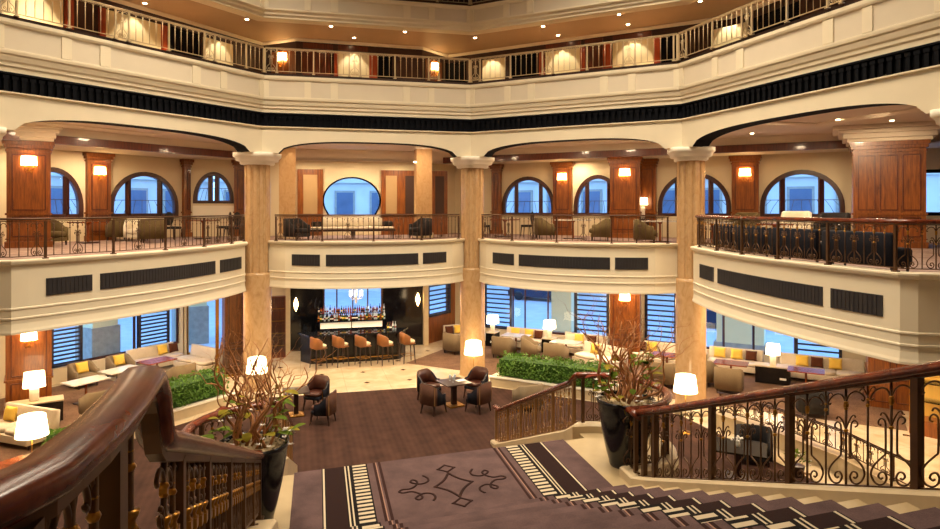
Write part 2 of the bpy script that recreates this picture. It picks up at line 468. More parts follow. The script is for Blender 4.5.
# upper gallery: floor, back wall, ceiling
WB=[Vector(p) for p in ((-14.4,11.7),(-10.43,19.45),(-7.75,24.6),(-6.31,23.94),(-1.83,25.24),(-.887,26.6),(5.53,22.8),(8.4,21.1),(12.1,9.7))]
inner=[v-(-out_dir(i))*0.35 if False else v+out_dir(i)*.3 for i,v in enumerate(V)]
ringpoly=[(p.x,p.y) for p in inner]+[(p.x,p.y) for p in reversed(WB)]
struct(MB().prism(ringpoly,10.28,10.42).build('floor_gallery',M['ceil_tan']),'floor of the first gallery behind its railing','floor')
struct(MB().prism(ringpoly,12.25,12.40).build('ceiling_gallery',M['ceil_tan']),'tan ceiling over the first gallery with small downlights','ceiling')
struct(MB().prism(ringpoly,12.98,13.08).build('floor_upper_gallery',M['mezz_carpet']),'floor of the second gallery at the top of the view','floor')
b=MB()
for k in range(len(WB)-1):
    a,c=WB[k],WB[k+1]; t=(c-a).normalized(); o=Vector((-t.y,t.x))
    b.prism([a,c,c+o*.2,a+o*.2],10.42,12.25,0)
gw=b.build('wall_gallery',M['umber']); struct(gw,'dark brown panelled wall at the back of the first gallery','wall')
co=MB().sweep([P3(p,12.25) for p in WB],[(0,0),(-.09,0),(-.09,-.03),(-.03,-.1),(0,-.1)]); co.build('cornice',M['ceil'],gw)
b=MB()
for k in range(len(WB)-1):
    a,c=WB[k],WB[k+1]; t=(c-a).normalized(); o=Vector((-t.y,t.x)); b.prism([a,c,c+o*.2,a+o*.2],13.08,17.0,0)
struct(b.build('wall_upper_gallery',M['umber']),'dark wall at the back of the second gallery','wall')
def wall_at(px, segs=WB, lo=None):
    """where the sight line through column px meets the gallery wall, with the wall direction"""
    k=(px-470)/F; best=None
    for i in range(len(segs)-1):
        a,c=segs[i],segs[i+1]; d=c-a
        den=d.x-k*d.y
        if abs(den)<1e-6: continue
        s=(k*a.y-a.x)/den
        if 0<=s<=1:
            p=a+d*s
            if p.y>1 and (best is None or p.y<best[0].y): best=(p,d.normalized())
    return best
# lit cream doors, wood posts and dark recesses along the gallery wall
def gal_panel(x0,x1,z0,z1,mat,name,th=.05):
    p0=wall_at(x0); p1=wall_at(x1); p,q=p0[0],p1[0]; t=(q-p).normalized(); n=Vector((t.y,-t.x))
    MB().prism([p+n*.002,q+n*.002,q+n*th,p+n*th],z0,z1).build(name,M[mat],gw)
for x0,x1 in ((0,62),(104,160),(203,232),(338,369),(483,505),(546,581),(613,654),(712,748)): gal_panel(x0,x1,10.45,11.86,'niche','door_panel')
for x0,x1 in ((64,72),(98,104),(160,166),(334,338),(369,377),(581,586),(604,612),(655,661),(540,545)): gal_panel(x0,x1,10.45,11.86,'rust_paint','wood_post',.09)
for x0,x1 in ((272,296),(425,441),(302,330),(586,603)): gal_panel(x0,x1,10.45,11.86,'cherry_dark' if x0 in (302,586) else 'cherry','wood_panel',.04)
for x0,x1 in ((303,333),(338,368),(546,581),(613,652),(585,603)): gal_panel(x0,x1,11.92,12.12,'cherry_dark','over_panel',.03)
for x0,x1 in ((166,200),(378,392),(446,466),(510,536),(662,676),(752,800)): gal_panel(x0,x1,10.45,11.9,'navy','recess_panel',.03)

# unseen plain ceiling high over the atrium and the walls above the galleries
b=MB().prism([(p.x*1.35,p.y*1.35-3) for p in RING][::-1],17.0,17.2); struct(b.build('ceiling_atrium',M['cream']),'cream ceiling far above the atrium','ceiling')

# ------------------------------------------------------------------ mezzanine balconies
KFIX={0:(Vector((-9.1,13.6)),Vector((-6.95,20.4)),.5,[Vector((-10.5,13.15)),Vector((-9.28,13.35))],[Vector((-7.35,21.45))]),
      3:(Vector((6.16,18.2)),Vector((7.1,10.9)),.42,[Vector((6.95,19.5))],[Vector((7.3,10.75)),Vector((8.7,10.5))])}
def bay_path(i, N=22, sag=.85):
    a,bb,t,n,L=side_frame(i)
    c0=a+out_dir(i)*.30; c1=bb+out_dir(i+1)*.30
    s0=c0+t*.30; s1=c1-t*.30
    k0=a+t*.72+n*.24; k1=bb-t*.72+n*.24; pre,post=[s0],[s1]
    if i in KFIX: k0,k1,sag,pre,post=KFIX[i]; t=(k1-k0).normalized(); n=Vector((t.y,-t.x))
    c=(k1-k0).length; r=(c*c/4+sag*sag)/(2*sag); h=r-sag; mid=(k0+k1)/2-n*h; pts=list(pre)
    ang=math.asin(c/2/r)
    for j in range(N+1):
        q=-ang+2*ang*j/N; pts.append(mid+t*(r*math.sin(q))+n*(r*math.cos(q)))
    pts+=post; return pts
BAY=[bay_path(i) for i in range(4)]
prof_b=[(0,4.93),(.06,4.95),(.08,5.0),(.08,5.03),(-.30,5.03),(-.30,3.56),(-.06,3.52),(.03,3.53),(.03,3.57),(.015,3.62),(-.005,3.74),(0,3.82),(.012,3.83),(.012,3.86),(.0,3.87),(0,4.02),(.014,4.03),(.014,4.06),(.0,4.07)]
bay_lab=['curved cream balcony front at left with three charcoal grilles','curved cream balcony front above the bar with three charcoal grilles','curved cream balcony front between the middle and right columns','curved cream balcony front sweeping close at the right edge']
BF=[]
for i in range(4):
    pts=[P3(p,0) for p in BAY[i]]
    o=MB().sweep(pts,flip(prof_b)).build('balcony_front' if not i else 'balcony_front.%03d'%i,M['cream'])
    tag(o,bay_lab[i],'balcony front','mezzanine balcony fronts','structure'); BF.append(o)
def along(path):
    ps=[Vector(p) for p in path]; cum=[0]
    for k in range(1,len(ps)): cum.append(cum[-1]+(ps[k]-ps[k-1]).length)
    def f(s):
        s=max(0,min(cum[-1],s))
        for k in range(1,len(ps)):
            if s<=cum[k]+1e-9:
                d=ps[k]-ps[k-1]; return ps[k-1]+d*((s-cum[k-1])/max(1e-9,d.length)), d.normalized()
        return ps[-1],(ps[-1]-ps[-2]).normalized()
    return f,cum[-1],cum
for i in range(4):
    f,L,cum=along(BAY[i]); A=0; W=L
    pxs={0:((46,92),(100,215),(220,241)),1:((292,320),(326,418),(423,446)),2:((493,514),(519,610),(615,648)),3:((700,714),(718,823),(831,883))}[i]
    def s_at(px):
        best=min(range(1,1200),key=lambda q:abs((lambda p:470+F*p.x/p.y)(f(L*q/1200)[0])-px)+(50 if not cum[len(KFIX[i][3]) if i in KFIX else 1]-.05<=L*q/1200<=cum[-1-(len(KFIX[i][4]) if i in KFIX else 1)]+.05 else 0)); return best/1200
    fr=[(s_at(a_),s_at(b_)) for a_,b_ in pxs]
    for x0,x1 in fr:
        n=14; o=[]; q=[]
        for k in range(n+1):
            p,t=f(A+W*(x0+(x1-x0)*k/n)); o.append(P3(p,0))
        pan=MB().sweep(o,flip([(-.01,4.26),(.018,4.26),(.018,4.62),(-.01,4.62)]),mat=0)
        for k in range(int(W*(x1-x0)/.09)):
            p,t=f(A+W*x0+.05+k*.09); m=Vector((t.y,-t.x)); p=p+m*.020; pan.box((p.x,p.y,4.44),(.035,.010,.33),math.atan2(t.y,t.x))
        pan.build('grille_panel',M['grille'],BF[i])

# mezzanine slab
E=dict(a=Vector((-20.6,12.2)),b=Vector((-11.77,27.25)),c=Vector((-7.75,28.05)),d=Vector((-2.0,29.5)),e=Vector((-.71,31.35)),f=Vector((17.3,21.53)))
inn=[Vector((-11.9,-5)),Vector((-11.9,12.6))]
for i in range(4): inn+= [p for p in BAY[i]]
inn+=[Vector((9.6,10.2)),Vector((9.6,-5))]
outp=[E['a']+Vector((0,-17.2)),E['a'],E['b'],E['c'],E['d'],E['e'],E['f'],Vector((21,19.5)),Vector((21,-5))]
slab=[(p.x,p.y) for p in inn]+[(p.x,p.y) for p in reversed(outp)]
# shrink the atrium edge a little so the slab stays behind the balcony fronts
slab_in=[]
for k,p in enumerate(inn):
    d=(p-CEN).normalized()*.12 if p.y>5 else Vector((0,0))
    if (p.y<10.8 and 7.2<p.x<9) or (p.x<-9.2 and 13<p.y<13.5): d=Vector((.1 if p.x>0 else -.1,.28))
    slab_in.append((p.x+d.x,p.y+d.y))
slab=slab_in+[(p.x,p.y) for p in reversed(outp)]
struct(MB().prism(slab,4.60,ZM,0,0).build('floor_mezzanine',[M['mezz_carpet']]),'mauve patterned carpet floor of the mezzanine','floor')
struct(MB().prism(slab,3.60,3.72).build('ceiling_lobby',M['ceil']),'cream ceiling of the lounge under the mezzanine','ceiling')
# mezzanine ceiling: inner coffer zone, wood beam line, lower outer zone
inc=[v+out_dir(i)*.5 for i,v in enumerate(V)]
def off_line(i,o):
    a,bb,t,n,L=side_frame(i); return a-n*o,t
def meet(i,j,o1,o2):
    p,t=off_line(i,o1); q,s=off_line(j,o2); d=q-p; den=t.x*s.y-t.y*s.x; k=(d.x*s.y-d.y*s.x)/den; return p+t*k
beam=[off_line(0,4.8)[0]-off_line(0,4.8)[1]*4,meet(0,1,4.8,6.45),meet(1,2,6.45,5.0),meet(2,3,5.0,7.6),off_line(3,7.6)[0]+off_line(3,7.6)[1]*14]
innr=[Vector((-11.6,8))]+inc+[Vector((9.2,4))]
struct(MB().prism([(p.x,p.y) for p in innr]+[(p.x,p.y) for p in reversed(beam)],8.60,8.66).build('ceiling_mezzanine',M['ceil']),'cream coffered ceiling of the mezzanine behind the arches','ceiling')
struct(MB().prism([(p.x,p.y) for p in beam]+[(p.x,p.y) for p in reversed(outp[1:-1])],8.12,8.24).build('ceiling_perimeter',M['ceil']),'lower cream ceiling along the mezzanine windows','ceiling')
bm_=MB()
for k in (0,2): bm_.sweep([P3(beam[k],0),P3(beam[k+1],0)],[(-.09,8.08),(.09,8.08),(.09,8.34),(-.09,8.34)])
q=MB().sweep([P3(p,0) for p in beam],[(0,8.10),(.08,8.10),(.08,8.62),(0,8.62)]); struct(q.build('trim_8',M['ceil']),'cream step between the two mezzanine ceilings','moulding')
struct(bm_.build('trim_3',M['cherry_dark']),'dark wood beam along the mezzanine ceiling','beam')
for k,(x0,x1,lb) in enumerate(((9.0,21.0,'plain hall ceiling beside the viewer at right'),(-20.6,-11.3,'plain hall ceiling beside the viewer at left'))):
    struct(MB().prism([(x0,-5.3),(x1,-5.3),(x1,14.5),(x0,14.5)],8.50,8.6).build('ceiling_hall' if not k else 'ceiling_hall.001',M['ceil']),lb,'ceiling')
# round moulding on the ceiling above the bar balcony
a,bb,t,n,L=side_frame(1); rc=(a+bb)/2-n*2.4
rg=MB(); rg.lathe([(1.25,0),(1.45,0),(1.45,-.05),(1.38,-.09),(1.30,-.07),(1.25,-.03)],40); struct(rg.build('trim_4',M['ceil'],None,(rc.x,rc.y,8.60)),'round ceiling moulding above the bar balcony','moulding')
for k,i in enumerate((0,2,3)):
    a,bb,t,n,L=side_frame(i); q=MB()
    p0=a+t*1.2-n*1.6; p1=bb-t*1.2-n*1.6; p2=bb-t*1.2-n*3.8; p3=a+t*1.2-n*3.8
    q.sweep([P3(p,8.60) for p in (p0,p1,p2,p3)],[(0,0),(.16,0),(.16,-.04),(.05,-.09),(0,-.09)],closed=True)
    struct(q.build('trim_5' if not k else 'trim_5.%03d'%k,M['ceil']),['rectangular ceiling moulding over the left balcony','rectangular ceiling moulding over the balcony right of the middle column','rectangular ceiling moulding over the near right balcony'][k],'moulding')

# ------------------------------------------------------------------ marble columns
def column():
    r=thing('marble_column','x','column')
    b=MB(); prof=[(.50,0),(.50,.14),(.47,.18),(.46,.24),(.445,.3),(.44,3.9),(.43,4.0)]
    b.lathe(prof,40); b.build('shaft',M['column'],r)
    u=MB(); ring=[]
    N=144
    for j in range(N):
        a=2*PI*j/N; fl=.040*max(0,math.cos(a*12))**.6
        ring.append((math.cos(a)*(.405-fl),math.sin(a)*(.405-fl)))
    vs=[(x,y,3.95) for x,y in ring]+[(x,y,7.62) for x,y in ring]
    u.add(vs,[(j,(j+1)%N,N+(j+1)%N,N+j) for j in range(N)],0,False)
    u.build('fluted_shaft',M['column'],r)
    c=MB(); c.lathe([(.42,7.50),(.45,7.53),(.45,7.60),(.53,7.615),(.55,7.64),(.56,7.70),(.60,7.74),(.625,7.77),(.625,7.89),(.40,7.89)],32,sq=7)
    c.build('capital',M['white_trim'],r)
    d=MB(); d.lathe([(.60,0),(.60,.10),(.56,.14),(.53,.20),(.40,.20)],36); d.build('plinth',M['stone'],r)
    return r
cp=Proto(column())
cl=['honey marble column left of the bar, behind the left potted branches','honey marble column in the middle, right of the bar','honey marble column right of the hedge, behind the tall pot','honey marble column at the left edge beside the balcony','honey marble column at the right edge beside the near balcony']
CC=[v+out_dir(i)*.45 for i,v in enumerate(V)]
for k,i in enumerate((1,2,3,0,4)):
    cp.at(cl[k],(CC[i].x,CC[i].y,0),math.atan2(out_dir(i).y,out_dir(i).x)+PI/4,'atrium columns')

# ------------------------------------------------------------------ outer walls with openings
def wall_run(b, P0, P1, z0, z1, ops, th=.3, mat=0):
    """ops: (s0,s1,sill,spring,rise); rise 0 is a square head"""
    P0,P1=v2(P0),v2(P1); t=(P1-P0); L=t.length; t=t.normalized(); o=Vector((-t.y,t.x))   # o: outwards for a run going clockwise
    def piece(poly):
        n=len(poly); vs=[]
        for k in (0,th):
            for s,z in poly: p=P0+t*s+o*k; vs.append((p.x,p.y,z))
        fs=[tuple(range(n)),tuple(range(2*n-1,n-1,-1))]+[(i,i+n,(i+1)%n+n,(i+1)%n) for i in range(n)]
        b.add(vs,fs,mat)
    s=0
    for (a,c,zs,zp,rise) in sorted(ops):
        if a>s+.001: piece([(s,z0),(a,z0),(a,z1),(s,z1)])
        if zs>z0+.001: piece([(a,z0),(c,z0),(c,zs),(a,zs)])
        N=24 if rise else 1; m=(a+c)/2; hw=(c-a)/2
        def zt(x): return zp+rise*math.sqrt(max(0,1-((x-m)/hw)**2)) if rise else zp
        for k in range(N):
            x0=a+(c-a)*k/N; x1=a+(c-a)*(k+1)/N
            piece([(x0,zt(x0)),(x1,zt(x1)),(x1,z1),(x0,z1)])
        s=c
    if s<L-.001: piece([(s,z0),(L,z0),(L,z1),(s,z1)])
    return t,o
nL=Vector((-.859,.512)); pL=E['b']; nR=Vector((.479,.878)); pR=E['e']
# recompute the normals from the actual wall lines
dL=(E['b']-E['a']).normalized(); nL=Vector((-dL.y,dL.x)); dR=(E['f']-E['e']).normalized(); nR=Vector((-dR.y,dR.x))
dM=(E['d']-E['c']).normalized(); nM=Vector((-dM.y,dM.x)); dC=(E['c']-E['b']).normalized(); nC=Vector((-dC.y,dC.x))
def RL(px): p=ray(px,pL,nL); return (p-E['a']).dot(dL),p
def RR(px): p=ray(px,pR,nR); return (p-E['e']).dot(dR),p
def RM(px): p=ray(px,E['c'],nM); return (p-E['c']).dot(dM),p
def RC(px): p=ray(px,E['b'],nC); return (p-E['b']).dot(dC),p
# mezzanine walls
AR=[(502,555),(574,622),(658,731),(760,845)]; AL=[(20,83),(109,178)]
ZS,ZP=5.78,6.15
arR=[(RR(a)[0],RR(c)[0],ZS,ZP,1.36) for a,c in AR]; arL=[(RL(a)[0],RL(c)[0],ZS,ZP,1.36) for a,c in AL]
sR0=RR(921)[0]; LR=(E['f']-E['e']).length
b=MB(); wall_run(b,E['e'],E['f'],ZM,8.15,arR+[(sR0,LR-.3,5.9,7.35,0)]); w=b.build('wall_window_side',M['wall_plaster']); struct(w,'warm plaster mezzanine wall with arched windows right of the middle column','wall')
b=MB(); wall_run(b,E['a'],E['b'],ZM,8.15,arL); struct(b.build('wall_left',M['wall_plaster']),'warm plaster mezzanine wall with arched windows at left','wall')
sC=(RC(193)[0],RC(234)[0]); b=MB(); wall_run(b,E['b'],E['c'],ZM,8.15,[(sC[0],sC[1],6.35,6.4,1.2),]); struct(b.build('wall_left_corner',M['wall_plaster']),'short plaster mezzanine wall left of the bar balcony','wall')
sO=(RM(325)[0],RM(381)[0])
OVC=RM(352)[0]
b=MB(); t_,o_=wall_run(b,E['c'],E['d'],ZM,8.64,[(OVC-1.22,OVC+1.22,5.7,6.42,1.0)]); struct(b.build('wall_bar_side',M['wall_plaster']),'plaster mezzanine wall with a wide round window above the bar','wall')
b=MB(); wall_run(b,E['d'],E['e'],ZM,8.64,[]); struct(b.build('wall_corner',M['wall_plaster']),'short plaster mezzanine wall right of the bar balcony','wall')
far=MB()
wall_run(far,E['f'],(21,19.5),0,8.36,[]); wall_run(far,(21,19.5),(21,-5.3),0,8.36,[]); wall_run(far,(21,-5.3),(-20.6,-5.3),0,17,[]); wall_run(far,(-20.6,-5.3),E['a'],0,8.36,[])
struct(far.build('wall_back.005',M['wall_plaster']),'plain outer walls behind and beside the viewer','wall')
b=MB(); 
for i in range(4,9):
    a,bb,t,n,L=side_frame(i); b.prism([a,bb,bb-n*.2,a-n*.2],9.0,17.0)
struct(b.build('wall_back.006',M['cream']),'cream upper wall behind the viewer','wall')

WN=[0]
def window_root(label):
    WN[0]+=1; return thing('window_%d'%WN[0],label,'window',(0,0,0),0,None,'structure')
def arch_window(P0,t,o,s0,s1,zs,zp,rise,label,mull=(.27,.73),inset=.06):
    r=window_root(label); m=(s0+s1)/2; hw=(s1-s0)/2
    def pt(s,z,k=inset): p=P0+t*s+o*k; return Vector((p.x,p.y,z))
    path=[(s0,zs),(s0,zp)]+[(m-hw*math.cos(PI*k/20),zp+rise*math.sin(PI*k/20)) for k in range(1,20)]+[(s1,zp),(s1,zs)]
    fr=MB(); w=.085; inn_=[]
    for (s,z) in path:
        dx,dz=m-s,zp-z
        d=math.hypot(dx,max(-9,dz) if z>zp else 0) or 1
        k=1-2*w/max(.3,d); inn_.append((m-dx*k, (zp-dz*k) if z>zp else z))
    n=len(path)
    for k in range(n-1):
        A,B,Cc,D=path[k],path[k+1],inn_[k+1],inn_[k]
        vs=[pt(*q,inset-.10) for q in (A,B,Cc,D)]+[pt(*q,inset+.06) for q in (A,B,Cc,D)]
        fr.add(vs,[(0,1,2,3),(7,6,5,4),(0,4,5,1),(1,5,6,2),(2,6,7,3),(3,7,4,0)])
    fr.bar(pt(s0,zs+.05),pt(s1,zs+.05),.14,.12)
    fr.build('frame',M['frame_dark'],r)
    for q in mull:
        s=s0+(s1-s0)*q; z=zp+rise*math.sqrt(max(0,1-((s-m)/hw)**2)); MB().bar(pt(s,zs),pt(s,z-.05),.17,.12).build('mullion',M['frame_dark'],r)
    g=MB(); N=20; vs=[]
    arc=[(m-(hw-.05)*math.cos(PI*k/N),zp+(rise-.05)*math.sin(PI*k/N)) for k in range(N+1)]
    poly=[(s0+.05,zs+.05)]+arc+[(s1-.05,zs+.05)]
    vs=[pt(s,z,inset+.02) for s,z in poly]; g.add(vs,[tuple(range(len(vs)))]); g.build('pane',M['glass'],r,fix=False)
    ir=MB(); 
    ir.bar(pt(s0+.1,zs+.62,inset+.14),pt(s1-.1,zs+.62,inset+.14),.022); 
    nn=9
    for k in range(nn):
        s=s0+.15+(s1-s0-.3)*k/(nn-1); d=(s-m)*.35
        ir.tube([pt(s+d*.5,zs+.05,inset+.14),pt(s,zs+.38,inset+.14),pt(s-d*.5,zs+.62,inset+.14)],.009,5)
    ir.build('window_grille',M['bronze'],r)
    return r
labs=['arched window beside the round-back chairs, first right of the middle column','arched window partly hidden by the wood pier with a sconce','arched window behind the right marble column','widest arched window, left of the big wooden pier']
for (s0,s1,zs,zp,ri),lb in zip(arR,labs): arch_window(E['e'],dR,nR,s0,s1,zs,zp,ri,lb)
for (s0,s1,zs,zp,ri),lb in zip(arL,['arched window half hidden by the leftmost wood pier','full arched window on the left mezzanine between two wood pilasters']): arch_window(E['a'],dL,nL,s0,s1,zs,zp,ri,lb)
arch_window(E['b'],dC,nC,sC[0],sC[1],6.30,6.4,1.2,'narrow half-round window above pale panels, left of the bar balcony',(.42,.58))
lp=MB()
p=E['b']+dC*((sC[0]+sC[1])/2)-nC*.03; lp.box((p.x,p.y,5.95),(sC[1]-sC[0],.05,.5),math.atan2(dC.y,dC.x)); struct(lp.build('trim_6',M['white_trim']),'pale panel below the narrow half-round window','panel')
# wide round window above the bar
r=window_root('wide round window with thin dark rim above the bar balcony'); P0=E['c']; 
def ov(s,z,k): p=P0+dM*(OVC+s)+nM*k; return Vector((p.x,p.y,z))
path=[(-.95,5.7)]+[(1.22*math.cos(a),6.42+1.0*math.sin(a)) for a in [PI+.35-(PI+.7)*k/30 for k in range(31)]]+[(.95,5.7)]
path=[(x,max(5.72,z)) for x,z in path]
fr=MB(); fr.tube([ov(x,z,-.01) for x,z in path],.035,8,closed if False else 0); fr.build('rim',M['navy'],r)
MB().bar(ov(-1.2,5.7,0),ov(1.2,5.7,0),.12).build('sill',M['white_trim'],r)
MB().add([ov(-1.2,5.7,.1),ov(1.2,5.7,.1),ov(1.2,7.42,.1),ov(-1.2,7.42,.1)],[(0,1,2,3)]).build('pane',M['glass'],r,fix=False)
cs=MB()
for sg in (-1,1):      # plaster spandrels that round the lower corners
    poly=[(sg*1.26,5.68)]+[(sg*1.22*math.cos(a),6.42+1.0*math.sin(a)) for a in [0,-.15,-.3,-.45,-.6,-.75]]+[(sg*.93,5.68)]
    vs=[ov(x,z,.0) for x,z in poly]+[ov(x,z,.09) for x,z in poly]; n=len(poly)
    cs.add(vs,[tuple(range(n)),tuple(range(2*n-1,n-1,-1))]+[(i,i+n,(i+1)%n+n,(i+1)%n) for i in range(n)])
cs.build('surround',M['wall_plaster'],r)
r=window_root('square mezzanine window at the right edge beyond the big wooden pier')
def sq(s,z,k): p=E['e']+dR*s+nR*k; return Vector((p.x,p.y,z))
fr=MB(); a,c=sR0,LR-.3
for A,B in (((a,5.9),(c,5.9)),((a,7.35),(c,7.35)),((a,5.9),(a,7.35)),((c,5.9),(c,7.35))): fr.bar(sq(*A,.05),sq(*B,.05),.12)
fr.build('frame',M['navy'],r); MB().add([sq(a,5.9,.1),sq(c,5.9,.1),sq(c,7.35,.1),sq(a,7.35,.1)],[(0,1,2,3)]).build('pane',M['glass'],r,fix=False)

# ground floor outer walls
def low_wall(nm,P0,P1,lab,ops):
    b=MB(); wall_run(b,P0,P1,0,3.62,ops); struct(b.build(nm,M['wall_plaster']),lab,'wall')
gR=[(s0,s1) for s0,s1 in ((RR(484)[0],RR(609)[0]),(RR(645)[0],RR(842)[0]))]
low_wall('wall_lounge',E['e'],E['f'],'low wall and header around the right lounge windows',[(a,c,.55,3.4,0) for a,c in gR])
gL=[(RL(48)[0],RL(180)[0])]
low_wall('wall_lounge.001',E['a'],E['b'],'low wall and header around the left lounge windows',[(gL[0][0],gL[0][1],.55,3.4,0),(RL(183)[0],(E['b']-E['a']).length-.02,.02,3.4,0)])
low_wall('wall_lounge.002',E['b'],E['c'],'wall around the glazed entrance left of the bar',[(.05,RC(250)[0],.02,3.4,0)])
def glazed(P0,t,o,s0,s1,zs,zt,posts,label,fmat='frame_dark',w=.07):
    r=window_root(label)
    def pt(s,z,k=.12): p=P0+t*s+o*k; return Vector((p.x,p.y,z))
    fr=MB(); fr.bar(pt(s0,zs+.04),pt(s1,zs+.04),.08,.1); fr.bar(pt(s0,zt-.04),pt(s1,zt-.04),.08,.1); fr.bar(pt(s0+.03,zs),pt(s0+.03,zt),.08,.1); fr.bar(pt(s1-.03,zs),pt(s1-.03,zt),.08,.1); fr.build('frame',M[fmat],r)
    for s in posts: MB().bar(pt(s,zs),pt(s,zt),w,.08).build('mullion',M[fmat],r)
    MB().add([pt(s0,zs),pt(s1,zs),pt(s1,zt),pt(s0,zt)],[(0,1,2,3)]).build('pane',M['glass'],r,fix=False)
glazed(E['e'],dR,nR,gR[0][0],gR[0][1],.55,3.4,[RR(x)[0] for x in (512,524,547,574)],'lounge window with blinds between the middle column and the wood pier')
glazed(E['e'],dR,nR,gR[1][0],gR[1][1],.55,3.4,[RR(x)[0] for x in (677,723,753,795)],'lounge window behind and right of the right marble column')
glazed(E['a'],dL,nL,gL[0][0],gL[0][1],.55,3.4,[RL(x)[0] for x in (82,136,140)],'left lounge window with two dark blinds')
glazed(E['a'],dL,nL,RL(183)[0],(E['b']-E['a']).length-.02,.02,3.4,[],'tall entrance glazing left of the first column','brass')
glazed(E['b'],dC,nC,.05,RC(250)[0],.02,3.4,[RC(217)[0]],'brass framed entrance glazing left of the bar','brass',.1)

# main floor, sub-floor outside, stairs
fl=MB().prism([(-20.6,-5.3),(21,-5.3),(21,19.5),(17.3,21.53),(-.71,31.35),(-7.75,34),(-11.77,27.25),(-20.6,12.2)],-.2,0.0)
struct(fl.build('floor',M['floor']),'polished beige stone lobby floor with small dark inlays','floor')

CA,SA=math.cos(R(13)),math.sin(R(13))
def S(u,v,z=0.0): return Vector((u*CA-v*SA,u*SA+v*CA,z))
SK=.10
def S2(u,v,z=0.0): return S(u,v+SK*(u-1.9),z)     # the steps run slightly askew to the railings
SRZ=R(13)
RI,TR=.175,.466; Z1=2.12; VE=10.42; V1R=8.08; RI2,TR2=Z1/12,.43
prof=[(-4.5,0)]
vv=-4.5; prof.append((-4.5,4.57))
for k in range(14,0,-1):
    v=V1R-(k-1)*TR; prof+= [(v,Z1+k*RI),(v,Z1+(k-1)*RI)]
for j in range(12):
    v=VE+j*TR2; prof+=[(v,Z1-j*RI2),(v,Z1-(j+1)*RI2)]
prof=prof[:-1]+[(VE+11*TR2,0)]
def extrude_vz(b,prof,u0,u1,mat=0):
    n=len(prof); vs=[S2(u0,v,z) for v,z in prof]+[S2(u1,v,z) for v,z in prof]
    tri=tessellate_polygon([[Vector((v,z,0)) for v,z in prof]])
    fs=[tuple(t) for t in tri]+[tuple(i+n for i in reversed(t)) for t in tri]+[(i,(i+1)%n,(i+1)%n+n,i+n) for i in range(n)]
    return b.add(vs,fs,mat)
st=MB(); extrude_vz(st,prof,-.78,4.74)
stair=st.build('stairs',M['stair_stone']); tag(stair,'broad stone staircase descending from the viewer to a landing and the lobby','staircase',None,'structure')
LC=(-.66,9.4); RC_=(4.5,10.0); RB=1.05
for nm,(cu,cv),sg in (('landing_bay',LC,-1),('landing_bay',RC_,1)):
    pts=[]
    for k in range(25):
        a=-PI/2+PI*k/24; pts.append(S(cu+sg*(RB+.16)*math.cos(a),cv+(RB+.16)*math.sin(a)))
    b=MB().prism([(p.x,p.y) for p in (pts if sg>0 else pts[::-1])],0,Z1-.001); b.build(nm,M['stair_stone'],stair)
# stone curbs carrying the railings
def nose(v):
    if v<2.24: return 4.57
    if v<8.30: return Z1+RI+(8.30-v)*RI/TR
    if v<VE: return Z1
    return Z1-(v-VE)*RI2/TR2
curb_prof=[(-.13,-.3),(.13,-.3),(.13,.06),(.10,.09),(-.10,.09),(-.13,.06)]
def rail_line_right():
    L=[]
    v=1.0
    while v<8.5: L.append((4.48,v,Z1+.06+max(0,(8.62-v)*RI/TR))); v+=.4
    L.append((4.48,8.65,Z1+.06))
    for k in range(19):
        a=-PI/2+PI*k/18; L.append((RC_[0]+RB*math.cos(a),RC_[1]+RB*math.sin(a),Z1+.06))
    v=11.3
    while v<16.9: L.append((4.48,v,max(.02,Z1+.06-(v-10.8)*.40))); v+=.4
    return L
def rail_line_left_low():
    L=[]
    for k in range(19):
        a=-PI/2+PI*k/18; L.append((LC[0]-RB*math.cos(a),LC[1]+RB*math.sin(a),Z1+.06))
    v=10.8
    while v<16.0: L.append((-.58,v,max(.02,Z1+.06-(v-10.6)*.405))); v+=.4
    return L
RRL=rail_line_right(); LLL=rail_line_left_low()
MB().sweep([S(*p) for p in RRL],curb_prof).build('curb',M['stone'],stair)
MB().sweep([S(*p) for p in LLL],curb_prof).build('curb',M['stone'],stair)
MB().sweep([S(-.58,v,nose(v)+.0) for v in [2.3+k*.5 for k in range(13)]],curb_prof).build('curb',M['stone'],stair)

# the stair carpet, with metres as UV
def carpet():
    b=MB(); e=.018; u0,u1=-.34,4.10; path=[(1.2,4.57)]
    for k in range(14,0,-1):
        v=V1R-(k-1)*TR; path+=[(v+.03,Z1+k*RI),(v+.03,Z1+(k-1)*RI)]
    path+=[(VE+.02,Z1)]
    for j in range(12):
        v=VE+j*TR2+.02; path+=[(v,Z1-(j+1)*RI2)]
        if j<11: path+=[(v+TR2,Z1-(j+1)*RI2)]
    pts=[]; 
    for (v,z) in path: pts.append((v,z+e))
    us=[u0,u1]; vs=[]; uvs=[]; run=0; n=len(pts); acc=[]
    for k,(v,z) in enumerate(pts):
        if k: run+=math.hypot(v-pts[k-1][0],z-pts[k-1][1])
        acc.append(run)
        for u in us: vs.append(S2(u,v,z))
    fs=[(2*k,2*k+1,2*k+3,2*k+2) for k in range(n-1)]
    o=len(vs)
    # thin edges
    for k,(v,z) in enumerate(pts):
        for u in us: vs.append(S2(u,v,z-e*.9))
    fs+=[(2*k,2*k+2,o+2*k+2,o+2*k) for k in range(n-1)]+[(2*k+1,2*k+3,o+2*k+3,o+2*k+1) for k in range(n-1)]
    b.add(vs,fs); me=b.mesh('stair_carpet',M['runner']); uv=me.uv_layers.new(name='UVMap')
    for lp_ in me.loops:
        i=lp_.vertex_index%o; uv.data[lp_.index].uv=(0 if i%2==0 else u1-u0, acc[i//2])
    return put('stair_carpet',me)
car=carpet(); tag(car,'mauve carpet runner with dark and cream ladder borders covering the staircase','carpet')
